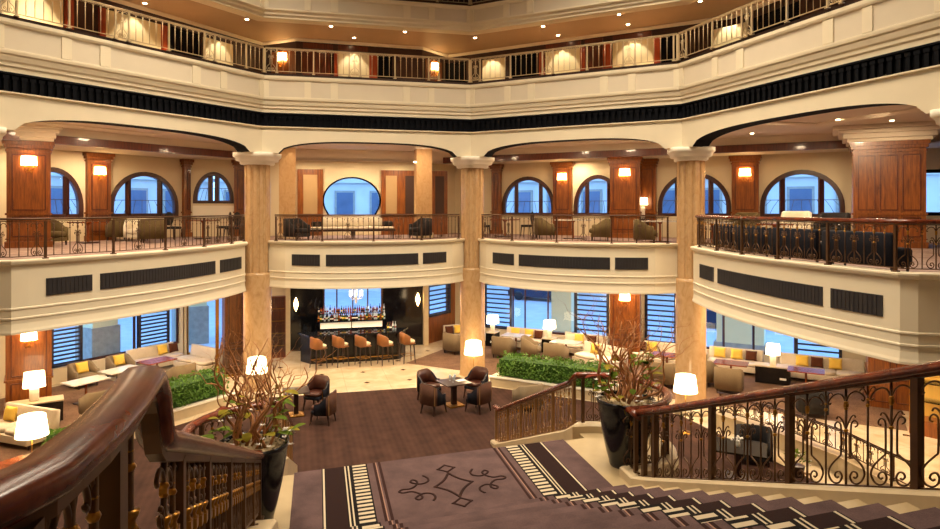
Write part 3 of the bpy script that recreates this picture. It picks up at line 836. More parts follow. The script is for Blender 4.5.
# sculpted motif on the landing
def motif(mc,scale):
    def w(x,y): return S2(1.9+mc[0]+x*scale,mc[1]+y*scale*1.2,Z1+.0195)
    def line(pts,wd,close=False):
        b=MB(); P=[w(*p) for p in pts]
        b.sweep(P,[(-wd,0),(wd,0),(wd*.6,.008),(-wd*.6,.008)],closed=close); return b
    def dia(cx,cy,rx,ry,inb):
        pts=[]
        cs=[(cx,cy+ry),(cx+rx,cy),(cx,cy-ry),(cx-rx,cy)]
        for k in range(4):
            a,c=cs[k],cs[(k+1)%4]
            for q in range(6):
                s=q/6; x=a[0]+(c[0]-a[0])*s; y=a[1]+(c[1]-a[1])*s; pull=inb*4*s*(1-s); pts.append((x+(cx-x)*pull,y+(cy-y)*pull))
        return pts
    res=[line(dia(0,0,.42,.52,.16),.022,True),line(dia(0,.74,.20,.17,.05),.017,True),line(dia(0,-.74,.20,.17,.05),.017,True)]
    for sg in (-1,1):
        pts=[]
        for k in range(13): a=1.9-k*.21; pts.append((sg*(.62+.25*math.cos(PI-a*.9)),.42-.30*math.sin(a)+.1))
        knot=[(.58,.55),(.50,.42),(.52,.28),(.66,.20),(.80,.24),(.90,.34),(.84,.42),(.76,.34),(.80,.18),(.95,.06),(1.12,.07),(1.20,0),(1.12,-.07),(.95,-.06),(.80,-.18),(.76,-.34),(.84,-.42),(.90,-.34),(.80,-.24),(.66,-.20),(.52,-.28),(.50,-.42),(.58,-.55)]
        sm=[]
        for k in range(len(knot)-1):
            p0=knot[max(0,k-1)];p1=knot[k];p2=knot[k+1];p3=knot[min(len(knot)-1,k+2)]
            for q in range(4):
                s=q/4; f=lambda a,b_,c,d: .5*(2*b_+(c-a)*s+(2*a-5*b_+4*c-d)*s*s+(3*b_-a-3*c+d)*s**3)
                sm.append((sg*f(p0[0],p1[0],p2[0],p3[0]),f(p0[1],p1[1],p2[1],p3[1])))
        res.append(line(sm,.018))
    return res
for q in motif((0,9.27),.66): q.build('motif',M['motif'],car)
# lobby carpet under the dome and lounge carpets
def poly_in(o):
    res=[]
    for v in V: d=(CEN-v).normalized(); res.append((v.x+d.x*o,v.y+d.y*o))
    return res
lc=MB().prism(poly_in(.15)+[(6.5,6.0),(-9,6.0)],0.0,.012); tag(lc.build('lobby_carpet',M['lobby_carpet']),'dark brown striped carpet in the middle of the lobby floor','carpet')
# ------------------------------------------------------------------ railings
def spline(pts, n=4):
    out=[]; k=len(pts)
    for i in range(k-1):
        p0,p1,p2,p3=pts[max(0,i-1)],pts[i],pts[i+1],pts[min(k-1,i+2)]
        for q in range(n):
            s=q/n; out.append(tuple(.5*(2*b+(c-a)*s+(2*a-5*b+4*c-d)*s*s+(3*b-a-3*c+d)*s**3) for a,b,c,d in zip(p0,p1,p2,p3)))
    out.append(tuple(pts[-1])); return out
def scroll_mesh(h, w, slope, r=.0088, seg=5, dens=3):
    """centre bar with beads, lyre scrolls at the foot, curled leaves at mid height and linking arcs at the top"""
    b=MB(); k=w/.22
    def T(pts,rad=r,m=0):
        for sg in (-1,1): b.tube([(sg*x*k,0,z*h) for x,z in spline(pts,dens)],rad,seg,m)
    b.tube([(0,0,0),(0,0,h)],r*1.25,seg+1)
    T([(.055,.58),(.055,.34),(.075,.30),(.13,.25),(.18,.19),(.20,.12),(.17,.05),(.12,.02),(.07,.035),(.045,.09),(.07,.14),(.11,.135),(.125,.10),(.10,.075),(.085,.09)])
    T([(.055,.57),(.06,.63),(.09,.66),(.12,.645),(.125,.61),(.10,.595)],r*.9)
    T([(.0,.58),(.03,.65),(.06,.70),(.09,.715),(.105,.69)],r*.9)
    T([(.0,.85),(.04,.93),(.10,.955),(.16,.93),(.20,.88),(.19,.85),(.17,.865)],r*.9)
    for z,rr in ((.85,.022),(.79,.018),(.565,.022)): b.ball((0,0,z*h),rr,8,1,(1,1,.8))
    b.box((0,0,.82*h),(.028,.028,.03),0,1)
    if slope: b.shear(slope)
    return b
def plain_mesh(h, slope, r=.0080, bead=True):
    b=MB(); b.tube([(0,0,0),(0,0,h)],r*1.15,6)
    if bead:
        b.ball((0,0,.80*h),.019,8,1,(1,1,.9)); b.ball((0,0,.86*h),.013,8,1)
        for sg in (-1,1): b.tube([(sg*x,0,z*h) for x,z in spline([(0,.88),(.03,.955),(.06,.975),(.085,.95)],2)],r*.7,4)
    if slope: b.shear(slope)
    return b
CACHE={}
def rail_mesh(kind,h,w,slope,mats,key):
    sl=round(slope/.05)*.05 if abs(slope)>.02 else 0.0
    if abs(slope-.3755)<.03 or abs(slope+.3755)<.03: sl=math.copysign(.3755,slope)
    k=(kind,round(h,3),w,round(sl,3),key)
    if k not in CACHE: CACHE[k]=(scroll_mesh(h,w,sl) if kind=='scroll' else plain_mesh(h,sl)).mesh('scroll_baluster' if kind=='scroll' else 'baluster',mats)
    return CACHE[k]
HAND=[(-.05,0),(-.055,.02),(-.045,.05),(-.02,.066),(.02,.066),(.045,.05),(.055,.02),(.05,0),(.03,-.012),(-.03,-.012)]
def make_rail(label, line, height, posts, pattern, mats, hand_mat, key, cat='railing', post_w=.045, group=None, hand=HAND, hand_extra=None, w=.22, gap=.07, pitch=.2, post_mat=None, name='balustrade', hand_line=None):
    """line: points on the curb; posts: plan distances; pattern(k) -> kind of the k-th upright in each span"""
    P=[Vector(p) for p in line]; cum=[0]
    for k in range(1,len(P)): cum.append(cum[-1]+math.hypot(P[k].x-P[k-1].x,P[k].y-P[k-1].y))
    L=cum[-1]
    def f(s):
        s=max(0,min(L,s))
        for k in range(1,len(P)):
            if s<=cum[k]+1e-9:
                d=P[k]-P[k-1]; dl=cum[k]-cum[k-1]; q=(s-cum[k-1])/max(1e-9,dl)
                return P[k-1]+d*q, math.atan2(d.y,d.x), d.z/max(1e-9,dl)
    r=thing(name,label,cat,P[0],0,group); o=P[0]
    MB().sweep([p+Vector((0,0,height))-o for p in (hand_line or P)],hand,smooth=True).build('handrail',M[hand_mat],r)
    MB().sweep([p+Vector((0,0,height-.02))-o for p in (hand_line or P)],[(-.02,-.014),(.02,-.014),(.02,.004),(-.02,.004)]).build('top_bar',mats[0],r)
    MB().sweep([p+Vector((0,0,gap))-o for p in P],[(-.016,-.008),(.016,-.008),(.016,.008),(-.016,.008)]).build('bottom_bar',mats[0],r)
    pm=MB().box((0,0,height/2-.01),(post_w,post_w,height-.02)).box((0,0,.012),(post_w+.05,post_w+.05,.024)).mesh('post',[post_mat or mats[0]])
    for s in posts:
        p,a,sl=f(s); put('post',pm,r,p-o,a)
    hb=height-gap-.03
    for i in range(len(posts)-1):
        s0,s1=posts[i],posts[i+1]; n=max(1,round((s1-s0)/pitch)); 
        for k in range(1,n):
            s=s0+(s1-s0)*k/n; p,a,sl=f(s); kd=pattern(i,k,n)
            if not kd: continue
            me=rail_mesh(kd,hb,w,sl,mats,key); put('scroll_baluster' if kd=='scroll' else 'baluster',me,r,p+Vector((0,0,gap))-o,a)
    return r
def even(L,step,a=0.0): n=max(1,round((L-2*a)/step)); return [a+(L-2*a)*k/n for k in range(n+1)]
SLIM=[(-.035,0),(-.035,.03),(-.02,.045),(.02,.045),(.035,.03),(.035,0)]
bronze=[M['bronze'],M['brass']]; gilt=[M['gilt'],M['gilt']]
# mezzanine balconies
lab=['dark bronze balcony railing along the left mezzanine bay','dark bronze balcony railing above the bar','dark bronze balcony railing between middle and right columns','dark bronze balcony railing with scrolls along the near right bay']
for i in range(4):
    p=[v for v in BAY[i]]; ln=[]
    a0=p[0]; 
    for k,q in enumerate(p):
        # keep 0.12 m behind the front face
        t=(p[min(k+1,len(p)-1)]-p[max(k-1,0)]).normalized(); m=Vector((t.y,-t.x)); qq=q-m*.10
        if k==0: qq=q+ (p[1]-p[0]).normalized()*.30
        if k==len(p)-1: qq=q-(p[-1]-p[-2]).normalized()*.30
        ln.append(P3(qq,5.03))
    Lp=sum((Vector(ln[k+1])-Vector(ln[k])).length for k in range(len(ln)-1))
    if i==3:
        make_rail(lab[i],ln,.82,even(Lp,1.35,.03),lambda i,k,n:'scroll' if k%2 else 'plain',bronze,'rail_wood','mz',w=.15,pitch=.20,group='mezzanine railings')
    else:
        make_rail(lab[i],ln,.82,even(Lp,1.55,.03),lambda i,k,n:'scroll' if (k in (1,n-1) and i in (0,4,5)) or (k==n//2) else 'plain',[M['bronze_dark'],M['bronze']],'bronze_dark','mzd',hand=SLIM,w=.12,pitch=.17,group='mezzanine railings')
# first gallery
lab=['champagne painted gallery railing at upper left','champagne painted gallery railing above the bar bay','champagne painted gallery railing at upper middle right','champagne painted gallery railing rising to the upper right corner']
SM=[(-.018,0),(-.018,.016),(.018,.016),(.018,0)]
for i in range(4):
    a,bb,t,n,L=side_frame(i); a=a+n*.18+t*.10; bb=bb+n*.18-t*.10; L=(bb-a).length
    ps=[0]; s=0; gaps=[.36,1.15,1.15,.36,1.15,1.15]; k=0
    while s<L-.5: s+=gaps[k%6]; k+=1; ps.append(min(s,L))
    if L-ps[-1]>.05: ps.append(L)
    make_rail(lab[i],[P3(a,10.44),P3(bb,10.44)],.80,ps,lambda i,k,n:'scroll' if n<=2 else 'plain',gilt,'gilt','gl',hand=SM,w=.15,pitch=.19,gap=.06,post_w=.042,group='first gallery railings')
for i in (1,2):
    a,bb,t,n,L=side_frame(i); a=a+n*.16+t*.10; bb=bb+n*.16-t*.10; L=(bb-a).length
    make_rail(['','champagne railing of the second gallery left of centre, cut by the top edge','champagne railing of the second gallery right of centre, cut by the top edge'][i],[P3(a,13.12),P3(bb,13.12)],.85,even(L,1.15),lambda i,k,n:'plain',gilt,'gilt','gl',hand=SM,pitch=.19,gap=.06,post_w=.05,group='second gallery railings')

# stair railings
BIG=[(-.06,0),(-.068,.025),(-.055,.055),(-.025,.075),(.025,.075),(.055,.055),(.068,.025),(.06,0),(.035,-.015),(-.035,-.015)]
pat=lambda i,k,n:'scroll' if k%2 else 'plain'
iv=[k for k,p in enumerate(RRL)]
up=[p for p in RRL if p[1]<=8.66 and p[0]==4.48]
rr=[Vector(S(*p))+Vector((0,0,.005)) for p in up]
Lu=sum(math.hypot(rr[k+1].x-rr[k].x,rr[k+1].y-rr[k].y) for k in range(len(rr)-1))
pv=[1.36,2.76,4.16,5.56,6.86,8.2,8.5]
make_rail('wrought iron stair railing with mahogany handrail down the right side of the stairs',rr,.965,[v-1.0 for v in pv],pat,bronze,'rail_wood','st',hand=BIG,post_w=.065,w=.22,pitch=.2334,gap=.09,group='stair railings',name='stair_railing')
circ=[p for p in RRL if p not in up and p[1]<=RC_[1]+RB+.01]; lowr=[p for p in RRL if p not in up and p not in circ]
rc=[Vector(S(*p))+Vector((0,0,.03)) for p in [up[-1]]+circ]; Lc=sum(math.hypot(rc[k+1].x-rc[k].x,rc[k+1].y-rc[k].y) for k in range(len(rc)-1))
make_rail('curved iron railing wrapping the tall black pot at right',rc,.88,even(Lc,1.0,.12),pat,bronze,'rail_wood','st',hand=BIG,post_w=.055,w=.14,pitch=.20,gap=.09,group='landing bay railings',name='landing_railing')
rl=[Vector(S(*p))+Vector((0,0,.03)) for p in [circ[-1]]+lowr]; Ll=sum(math.hypot(rl[k+1].x-rl[k].x,rl[k+1].y-rl[k].y) for k in range(len(rl)-1))
make_rail('iron railing with sloping handrail from the right pot down to the lobby carpet',rl,.88,even(Ll,1.05,.10),pat,[M['bronze_lit_and_trim'],M['brass']],'rail_wood','stl',hand=BIG,post_w=.055,w=.16,pitch=.2,gap=.09,group='lower flight railings',name='stair_railing')
rc=[Vector(S(*p))+Vector((0,0,.03)) for p in LLL[:19]]; Lc=sum(math.hypot(rc[k+1].x-rc[k].x,rc[k+1].y-rc[k].y) for k in range(len(rc)-1))
make_rail('curved iron railing behind the left black pot',rc,.88,even(Lc,1.0,.12),pat,bronze,'rail_wood','st',hand=BIG,post_w=.055,w=.14,pitch=.20,gap=.09,group='landing bay railings',name='landing_railing')
rl=[Vector(S(*p))+Vector((0,0,.03)) for p in LLL[18:]]; Ll=sum(math.hypot(rl[k+1].x-rl[k].x,rl[k+1].y-rl[k].y) for k in range(len(rl)-1))
make_rail('iron railing from the left pot down to the lobby carpet',rl,.88,even(Ll,1.05,.10),pat,[M['bronze_lit_and_trim'],M['brass']],'rail_wood','stl',hand=BIG,post_w=.055,w=.16,pitch=.2,gap=.09,group='lower flight railings',name='stair_railing')

# near left railing: level beside the viewer, swan-neck down, then along the flight
def near_rail():
    r=thing('stair_railing','polished mahogany handrail with swan-neck on brass and bronze balusters at lower left','railing',S(-.55,1.0,4.57),0,'stair railings'); o=r.location.copy()
    hw=[(-.052,0),(-.062,.014),(-.064,.036),(-.056,.056),(-.042,.066),(0,.070),(.042,.066),(.056,.056),(.064,.036),(.062,.014),(.052,0),(.03,-.014),(-.03,-.014)]
    u=-.555
    top=5.53
    lv=[(u-.62,.62,top),(u-.40,.86,top),(u-.20,1.08,top),(u-.06,1.28,top),(u+.02,1.48,top),(u+.04,1.75,top),(u+.035,2.0,top),(u+.02,2.2,top),(u+.01,2.29,top-.004),(u,2.38,top-.03),(u,2.44,top-.09),(u,2.47,top-.17),(u,2.51,top-.25),(u,2.58,top-.30),(u,2.70,top-.345)]
    z0=top-.345
    v=3.1
    while v<8.35: lv.append((u,v,z0-(v-2.70)*.3755)); v+=.5
    lv.append((u,8.3,z0-(8.3-2.70)*.3755))
    lv=[(q-.022*max(0,v_-2.3),v_,z_) for q,v_,z_ in lv]; bu=lambda v_: u-.022*max(0,v_-2.3)
    MB().sweep([S(*p)-o for p in lv],hw,upright=False,smooth=True).build('handrail',M['rail_wood'],r)
    MB().sweep([S(p[0],p[1],p[2]-.03)-o for p in lv],[(-.028,-.016),(.028,-.016),(.028,.014),(-.028,.014)],upright=False).build('top_bar',M['bronze'],r)
    def hz(v):
        for k in range(len(lv)-1):
            if lv[k][1]<=v<=lv[k+1][1]: q=(v-lv[k][1])/max(1e-6,lv[k+1][1]-lv[k][1]); return lv[k][2]+(lv[k+1][2]-lv[k][2])*q
        return lv[-1][2]
    def fz(v): return 4.57 if v<2.24 else nose(v)+.06
    bb=[(u,v,fz(v)+.09) for v in (1.3,1.6,2.1,2.4)]+[(bu(2.4+.5*k),2.4+.5*k,fz(2.4+.5*k)+.09) for k in range(1,12)]
    MB().sweep([S(*p)-o for p in bb],[(-.016,-.01),(.016,-.01),(.016,.01),(-.016,.01)]).build('bottom_bar',M['bronze'],r)
    for v in (1.40,1.98,2.95,3.75,4.85,6.0,7.15,8.22):
        h=hz(v)-fz(v)-.03; p=S(bu(v),v,fz(v)); MB().box((0,0,h/2),(.075 if v<2.5 else .06,.075 if v<2.5 else .06,h)).box((0,0,.012),(.12,.12,.024)).build('post',M['bronze'],r,p-o,SRZ)
    v=1.52; k=0
    while v<8.2:
        if min(abs(v-q) for q in (1.40,1.98,2.95,3.75,4.85,6.0,7.15,8.22))>.07 and not 2.33<v<2.52:
            h=hz(v)-fz(v)-.14; sl=0 if v<2.3 else -.3755
            kd='scroll' if k%2 else 'plain'
            b=scroll_mesh(h,.13,sl,.010,7 if v<4 else 5,4 if v<4 else 3) if kd=='scroll' else plain_mesh(h,sl,.011)
            # brass collars and cups
            for z in (.60,):
                c=z*h; b.lathe([(.012,-.03),(.028,-.028),(.020,-.015),(.017,0),(.024,.012),(.030,.03),(.012,.034)],10,(0,0,c),1)
            b.box((0,0,.52*h),(.05,.05,.05),0,1)
            p=S(bu(v),v,fz(v)+.09); b.build('scroll_baluster' if kd=='scroll' else 'baluster',bronze,r,p-o,SRZ+PI/2)
        v+=.165; k+=1
    return r
near_rail()
# low balustrade on the lobby floor, seen through the right stair railing
q=[Vector((6.9,18.4,.42)),Vector((7.9,16.9,.42)),Vector((8.6,15.2,.42)),Vector((8.9,13.2,.42))]
w_=MB().sweep([P3(p,0) for p in q],[(-.16,0),(.16,0),(.16,.38),(.2,.38),(.2,.42),(-.2,.42),(-.2,.38),(-.16,.38)]); tag(w_.build('low_wall',M['stone']),'low pale stone wall on the lobby floor beyond the right stair railing','low wall')
make_rail('small bronze railing on the low stone wall beyond the right stairs',q,.55,even(5.2,1.2,.1),pat,bronze,'bronze','lw',hand=SM,w=.14,pitch=.22)
# ------------------------------------------------------------------ furniture prototypes (front faces local -Y)
def face(f): return math.atan2(f[0],-f[1])
def ushell(b, a0, rin, rout, z0, ztop, n=24, sx=1, sy=1, p=2.0, mat=0, mat_in=None):
    """U-shaped upholstered shell; ztop(t) with t=0 at the middle of the back and 1 at the arm ends"""
    vs=[]; mat_in=mat if mat_in is None else mat_in
    for k in range(n+1):
        a=-a0+2*a0*k/n; t=abs(a)/a0; zt=ztop(t)
        q=(abs(math.sin(a))**p+abs(math.cos(a))**p)**(-1/p)
        for r,z in ((rout,z0),(rout,zt-.025),((rin+rout)/2,zt),(rin,zt-.025),(rin,z0)):
            vs.append((r*q*math.sin(a)*sx,r*q*math.cos(a)*sy,z))
    fo=[];fi=[]
    for k in range(n):
        for j in range(5):
            j2=(j+1)%5; f=(k*5+j,(k+1)*5+j,(k+1)*5+j2,k*5+j2); (fi if j in (3,) else fo).append(f)
    fo+= [tuple(range(5)),tuple(n*5+j for j in range(4,-1,-1))]
    b.add(vs,fo,mat,True); o=len(b.v)-len(vs)
    for f in fi: b.f.append([i+o for i in f]); b.m.append(mat_in); b.s.append(True)
    return b
def leg_mesh(h,w0=.045,w1=.025,lean=(0,0)):
    b=MB(); vs=[]
    for z,w,k in ((0,w1,1),(h,w0,0)):
        for dx,dy in ((-1,-1),(1,-1),(1,1),(-1,1)): vs.append((dx*w/2+lean[0]*k,dy*w/2+lean[1]*k,z))
    b.add(vs,[(3,2,1,0),(4,5,6,7),(0,1,5,4),(1,2,6,5),(2,3,7,6),(3,0,4,7)]); return b
def soft_box(b,c,d,r=.04,mat=0):
    """rounded block built from a bevelled profile"""
    x,y,z=d[0]/2,d[1]/2,d[2]; pr=[(x-r,y-r,0),(x,y,r),(x,y,z-r),(x-r*.3,y-r*.3,z-r*.3),(x-r,y-r,z)]
    vs=[]; n=16
    for (a,e,zz) in pr:
        for j in range(n):
            an=2*PI*(j+.5)/n; cx,sy_=math.cos(an),math.sin(an); q=(abs(cx)**7+abs(sy_)**7)**(-1/7)
            vs.append((c[0]+a*q*cx,c[1]+e*q*sy_,c[2]+zz))
    k=len(pr); fs=[(i*n+j,i*n+(j+1)%n,(i+1)*n+(j+1)%n,(i+1)*n+j) for i in range(k-1) for j in range(n)]
    fs+=[tuple(range(n-1,-1,-1)),tuple((k-1)*n+j for j in range(n))]
    return b.add(vs,fs,mat,True)
def barrel_chair():
    r=thing('barrel_chair','x','armchair',group=None)
    zt=lambda t: .92-.02*t if t<.30 else .914-.30*min(1,((t-.30)/.5))**1.2
    sh=ushell(MB(),R(112),.275,.335,.30,zt,28,1.06,1.02,3.6,0,1)
    for q_,f_ in enumerate(sh.f):
        if sh.m[q_]==0:
            c_=[sum(sh.v[i_][k_] for i_ in f_)/len(f_) for k_ in range(3)]
            if abs(c_[0])>.24 and c_[1]<.20: sh.m[q_]=2
    sh.build('backrest',[M['mauve_fabric'],M['brown_leather'],M['navy_velvet']],r)
    for sx in (-1,1): MB().box((sx*.288,.278,.58),(.03,.03,.54),sx*R(-45)).build('corner_trim',M['bronze_lit_and_trim'],r)
    tr=MB(); 
    pts=[]
    for k in range(29):
        a=R(-112)+R(224)*k/28; q=(abs(math.sin(a))**3.6+abs(math.cos(a))**3.6)**(-1/3.6); pts.append((.32*1.06*q*math.sin(a),.32*1.02*q*math.cos(a),zt(abs(a)/R(112))-.004))
    tr.tube(pts,.013,6); tr.build('top_trim',M['dark_wood'],r)
    b=MB(); soft_box(b,(0,-.03,.40),(.50,.52,.11),.035); b.build('seat',M['brown_leather'],r)
    b=MB(); b.box((0,0,.35),(.54,.54,.10)); b.build('seat_frame',M['navy_velvet'],r,bevel=.03)
    for sx in (-1,1):
        for sy in (-1,1): leg_mesh(.31,.05,.028,(sx*.03,sy*.05)).build('leg',M['dark_wood'],r,(sx*.23,sy*.23,0))
    for sx in (-1,1): MB().box((0,0,.09),(.03,.012,.26)).build('arm_front',M['brass'],r,(sx*.315,-.135,.34))
    return r
def tub_chair(name='tub_armchair',mat='taupe',wood='dark_wood'):
    r=thing(name,'x','armchair')
    zt=lambda t: .80 if t<.42 else .80-.22*min(1,((t-.42)/.45))**1.2
    ushell(MB(),R(128),.30,.41,.14,zt,32,1.0,.92,5).build('backrest',M[mat],r)
    b=MB(); soft_box(b,(0,-.05,.26),(.60,.66,.18),.05); b.build('seat_cushion',M[mat],r)
    b=MB(); b.box((0,-.02,.19),(.62,.62,.12)); b.build('base',M[mat],r,bevel=.02)
    for sx in (-1,1):
        for sy in (-1,1): leg_mesh(.14,.05,.03).build('leg',M[wood],r,(sx*.30,sy*.28,0))
    return r
def sofa(L,mat='oat',seats=2,name='sofa'):
    r=thing(name,'x','sofa'); 
    b=MB(); b.box((0,-.02,.22),(L-.04,.80,.20)); b.build('base',M[mat],r,bevel=.02)
    bk=MB(); n=int(L/.22)
    vs=[]; rows=[(.30,0),(.45,.02),(.60,.02),(.72,.0),(.80,-.03),(.82,-.09)]
    for k in range(n*2+1):
        x=-L/2+L*k/(2*n); tuft=.0 if k%2 else -.018
        for z,off in rows: vs.append((x,.24+(z-.3)*.22-off*.2+ -tuft*(1 if z<.75 else 0),z))
        vs.append((x,.43+.05,.80)); vs.append((x,.43,.12))
    m=len(rows)+2; fs=[(k*m+j,(k+1)*m+j,(k+1)*m+(j+1)%m,k*m+(j+1)%m) for k in range(2*n) for j in range(m)]
    fs+=[tuple(range(m)),tuple(2*n*m+j for j in range(m-1,-1,-1))]
    bk.add(vs,fs,0,True); bk.build('backrest',M[mat],r)
    for k in range(seats):
        w=(L-.06)/seats; b=MB(); soft_box(b,(-L/2+.03+w*(k+.5),-.09,.32),(w-.01,.66,.13),.04); b.build('seat_cushion',M[mat],r)
    for sx in (-1,1):
        for sy in (-1,1): leg_mesh(.13,.05,.03).build('leg',M['dark_wood'],r,(sx*(L/2-.1),sy*.32,0))
    return r
def cushion(name,mat,w=.42,h=.38):
    b=MB(); N=10; vs=[]
    for sgn in (1,-1):
        for i in range(N+1):
            for j in range(N+1):
                x=-1+2*i/N; z=-1+2*j/N; e=(1-x**4)*(1-z**4); pin=1-.06*(1-abs(x))*abs(z)-.0
                vs.append((x*w/2*(1-.07*(1-z*z)*abs(x)**2),sgn*(.075*e**.6+.004),z*h/2*(1-.07*(1-x*x)*abs(z)**2)+h/2))
    o=(N+1)**2; fs=[]
    for i in range(N):
        for j in range(N):
            a=i*(N+1)+j; fs.append((a,a+1,a+N+2,a+N+1)); fs.append((o+a,o+a+N+1,o+a+N+2,o+a+1))
    for i in range(N):
        for a,c in ((i*(N+1),(i+1)*(N+1)),(i*(N+1)+N,(i+1)*(N+1)+N),(i,i+1),(N*(N+1)+i,N*(N+1)+i+1)): fs.append((a,c,o+c,o+a))
    b.add(vs,fs,0,True); o_=b.build(name,M[mat]); return o_
def cushion_at(proto,label,loc,rz,tilt=.28,group=None):
    o=proto.at(label,loc,rz,group); o.rotation_euler=(-tilt,0,rz); return o
def lounge_table(w=1.1,d=.75,h=.72,top='table_wood',name='lounge_table'):
    r=thing(name,'x','table'); MB().box((0,0,h-.02),(w,d,.04)).build('table_top',M[top],r,bevel=.008)
    MB().lathe([(.045,.04),(.04,.1),(.035,h-.12),(.10,h-.05),(.12,h-.04)],14).build('pedestal',M['table_wood'],r); MB().box((0,0,.02),(w*.5,d*.6,.04)).build('foot',M['dark_wood'],r,bevel=.01)
    return r
def floor_lamp():
    r=thing('floor_lamp','x','floor lamp'); MB().lathe([(.17,0),(.17,.02),(.03,.035),(.012,.06)],20).build('base',M['brass'],r)
    MB().tube([(0,0,.04),(0,0,1.22)],.012,8).build('pole',M['brass'],r)
    s=MB(); s.lathe([(.32,1.12),(.26,1.56),(.25,1.56),(.31,1.12)],32); s.build('lamp_shade',M['shade'],r)
    return r
def table_lamp(sh=.34,sw=.40,base=.32):
    r=thing('table_lamp','x','table lamp'); b=MB(); soft_box(b,(0,0,0),(.20,.14,base),.012); b.build('base',M['white_ceramic'],r)
    MB().tube([(0,0,base),(0,0,base+.08)],.012,8).build('stem',M['brass'],r)
    vs=[]
    s=MB(); s.lathe([(sw*.58,base+.06),(sw*.52,base+.06+sh)],24,sq=6); s.build('lamp_shade',M['shade'],r); return r
def bar_stool():
    r=thing('bar_stool','x','bar stool')
    zt=lambda t: 1.06 if t<.5 else 1.06-.12*((t-.5)/.5)**1.5
    ushell(MB(),R(100),.20,.25,.70,zt,24,1,1,3).build('backrest',M['leather'],r)
    b=MB(); soft_box(b,(0,-.04,.70),(.42,.42,.10),.035); b.build('seat',M['oat'],r)
    b=MB(); b.box((0,-.03,.685),(.44,.42,.05)); b.build('seat_base',M['leather'],r,bevel=.015)
    for sx in (-1,1):
        for sy in (-1,1): leg_mesh(.67,.035,.022,(sx*.04,sy*.04)).build('leg',M['dark_wood'],r,(sx*.18,sy*.17-.02,0))
    f=MB(); 
    for s in (-1,1): f.bar((-.2,s*.19-.02,.27),(.2,s*.19-.02,.27),.015); f.bar((s*.2,-.21,.27),(s*.2,.17,.27),.015)
    f.build('foot_rest',M['brass'],r); return r
def round_back_chair(mat='charcoal_fabric'):
    r=thing('round_back_chair','x','chair'); b=MB(); soft_box(b,(0,0,.40),(.46,.44,.09),.03); b.build('seat',M[mat],r)
    k=MB(); vs=[]; 
    k.ball((0,0,0),.24,18,0,(1,.13,1.08)); k.build('backrest',M[mat],r,(0,.23,.78))
    for sx in (-1,1):
        MB().bar((sx*.13,.2,.42),(sx*.12,.235,.60),.025).build('back_post',M['dark_wood'],r)
        for sy in (-1,1): leg_mesh(.41,.04,.024,(sx*.02,sy*.03)).build('leg',M['dark_wood'],r,(sx*.19,sy*.18,0))
    return r
barrel=Proto(barrel_chair()); tub=Proto(tub_chair()); tub_olive=Proto(tub_chair('tub_armchair','olive_fabric')); tub_ivory=Proto(tub_chair('tub_armchair','ivory')); tub_dark=Proto(tub_chair('tub_armchair','charcoal_fabric'))
sofa2=Proto(sofa(1.9)); sofa3=Proto(sofa(2.7,'oat',3)); sofa_iv=Proto(sofa(2.0,'ivory',2))
cy=Proto(cushion('cushion','yellow')); cb=Proto(cushion('cushion','brown_cushion',.40,.36))
tb=Proto(lounge_table()); tb_pale=Proto(lounge_table(1.15,.75,.72,'pale_top')); 
fl_=Proto(floor_lamp()); tl=Proto(table_lamp()); stool=Proto(bar_stool()); rbc=Proto(round_back_chair())
def at(px,py,z=0.0): return G(px,py,z)
def pl(px,Y,z=0.0): return Vector(((px-470)/F*Y,Y,z))
inL=-nL; inR=-nR
wr=face(inR); wl=face(inL)

# ---- centre of the lobby
t=thing('lobby_table','dark square table with glasses between four brown leather chairs','table',(-.50,20.35,.012),R(30)); 
MB().box((0,0,.72),(.85,.85,.04)).build('table_top',M['dark_wood'],t,bevel=.008); MB().box((0,0,.36),(.14,.14,.68)).build('pedestal',M['dark_wood'],t); MB().box((0,0,.025),(.5,.5,.05)).build('foot',M['brass'],t,bevel=.01)
ct=Vector((-.50,20.35,.012))
for (dx,dy),lb in zip(((-.78,.60),(.68,.86),(-.58,-.72),(.74,-.58)),
    ('chestnut leather barrel chair at far left of the square table by the middle column','chestnut leather barrel chair just in front of the middle column lamp','barrel chair seen from behind at near left of the square table','barrel chair seen from behind at near right of the square table')):
    barrel.at(lb,(ct.x+dx,ct.y+dy,.012),face((-dx,-dy)),'leather chairs on the lobby carpet')
gl=MB(); gl.lathe([(.03,0),(.03,.004),(.006,.01),(.006,.07),(.035,.10),(.04,.16),(.035,.18)],12); g0=gl.build('wine_glass',M['bot_clear'])
for k,(dx,dy) in enumerate(((-.12,.1),(.02,.18),(-.02,-.08))):
    o=g0 if k==0 else g0.copy(); 
    if k: COL.objects.link(o)
    o.location=(ct.x+dx,ct.y+dy,.752); tag(o,'small clear glass standing on the square lobby table','glass','glasses on the lobby table')
tag(MB().box((0,0,.004),(.30,.21,.008)).build('menu_card',M['paper'],None,(ct.x+.22,ct.y+.12,.752),R(30)),'white menu card lying on the square lobby table','menu')
c1=pl(316,20.1,.012); c2=pl(323,18.7,.012); t2=pl(296,19.4,.012)
barrel.at('chestnut leather barrel chair beyond the small table at left, facing the viewer',c1,face((-.35,-.95)),'leather chairs on the lobby carpet')
barrel.at('leather barrel chair with brown seat turned left beside the left potted branches',c2,face((-.95,.15)),'leather chairs on the lobby carpet')
t=thing('lobby_table','dark square table half hidden by the left potted branches','table',t2,R(20)); MB().box((0,0,.72),(.75,.75,.04)).build('table_top',M['dark_wood'],t,bevel=.008); MB().box((0,0,.36),(.13,.13,.68)).build('pedestal',M['dark_wood'],t); MB().box((0,0,.025),(.45,.45,.05)).build('foot',M['brass'],t,bevel=.01)
tub.at('taupe armchair seen from behind in front of the right hedge',(1.75,20.0,.012),face((-.4,.9)),'taupe armchairs')

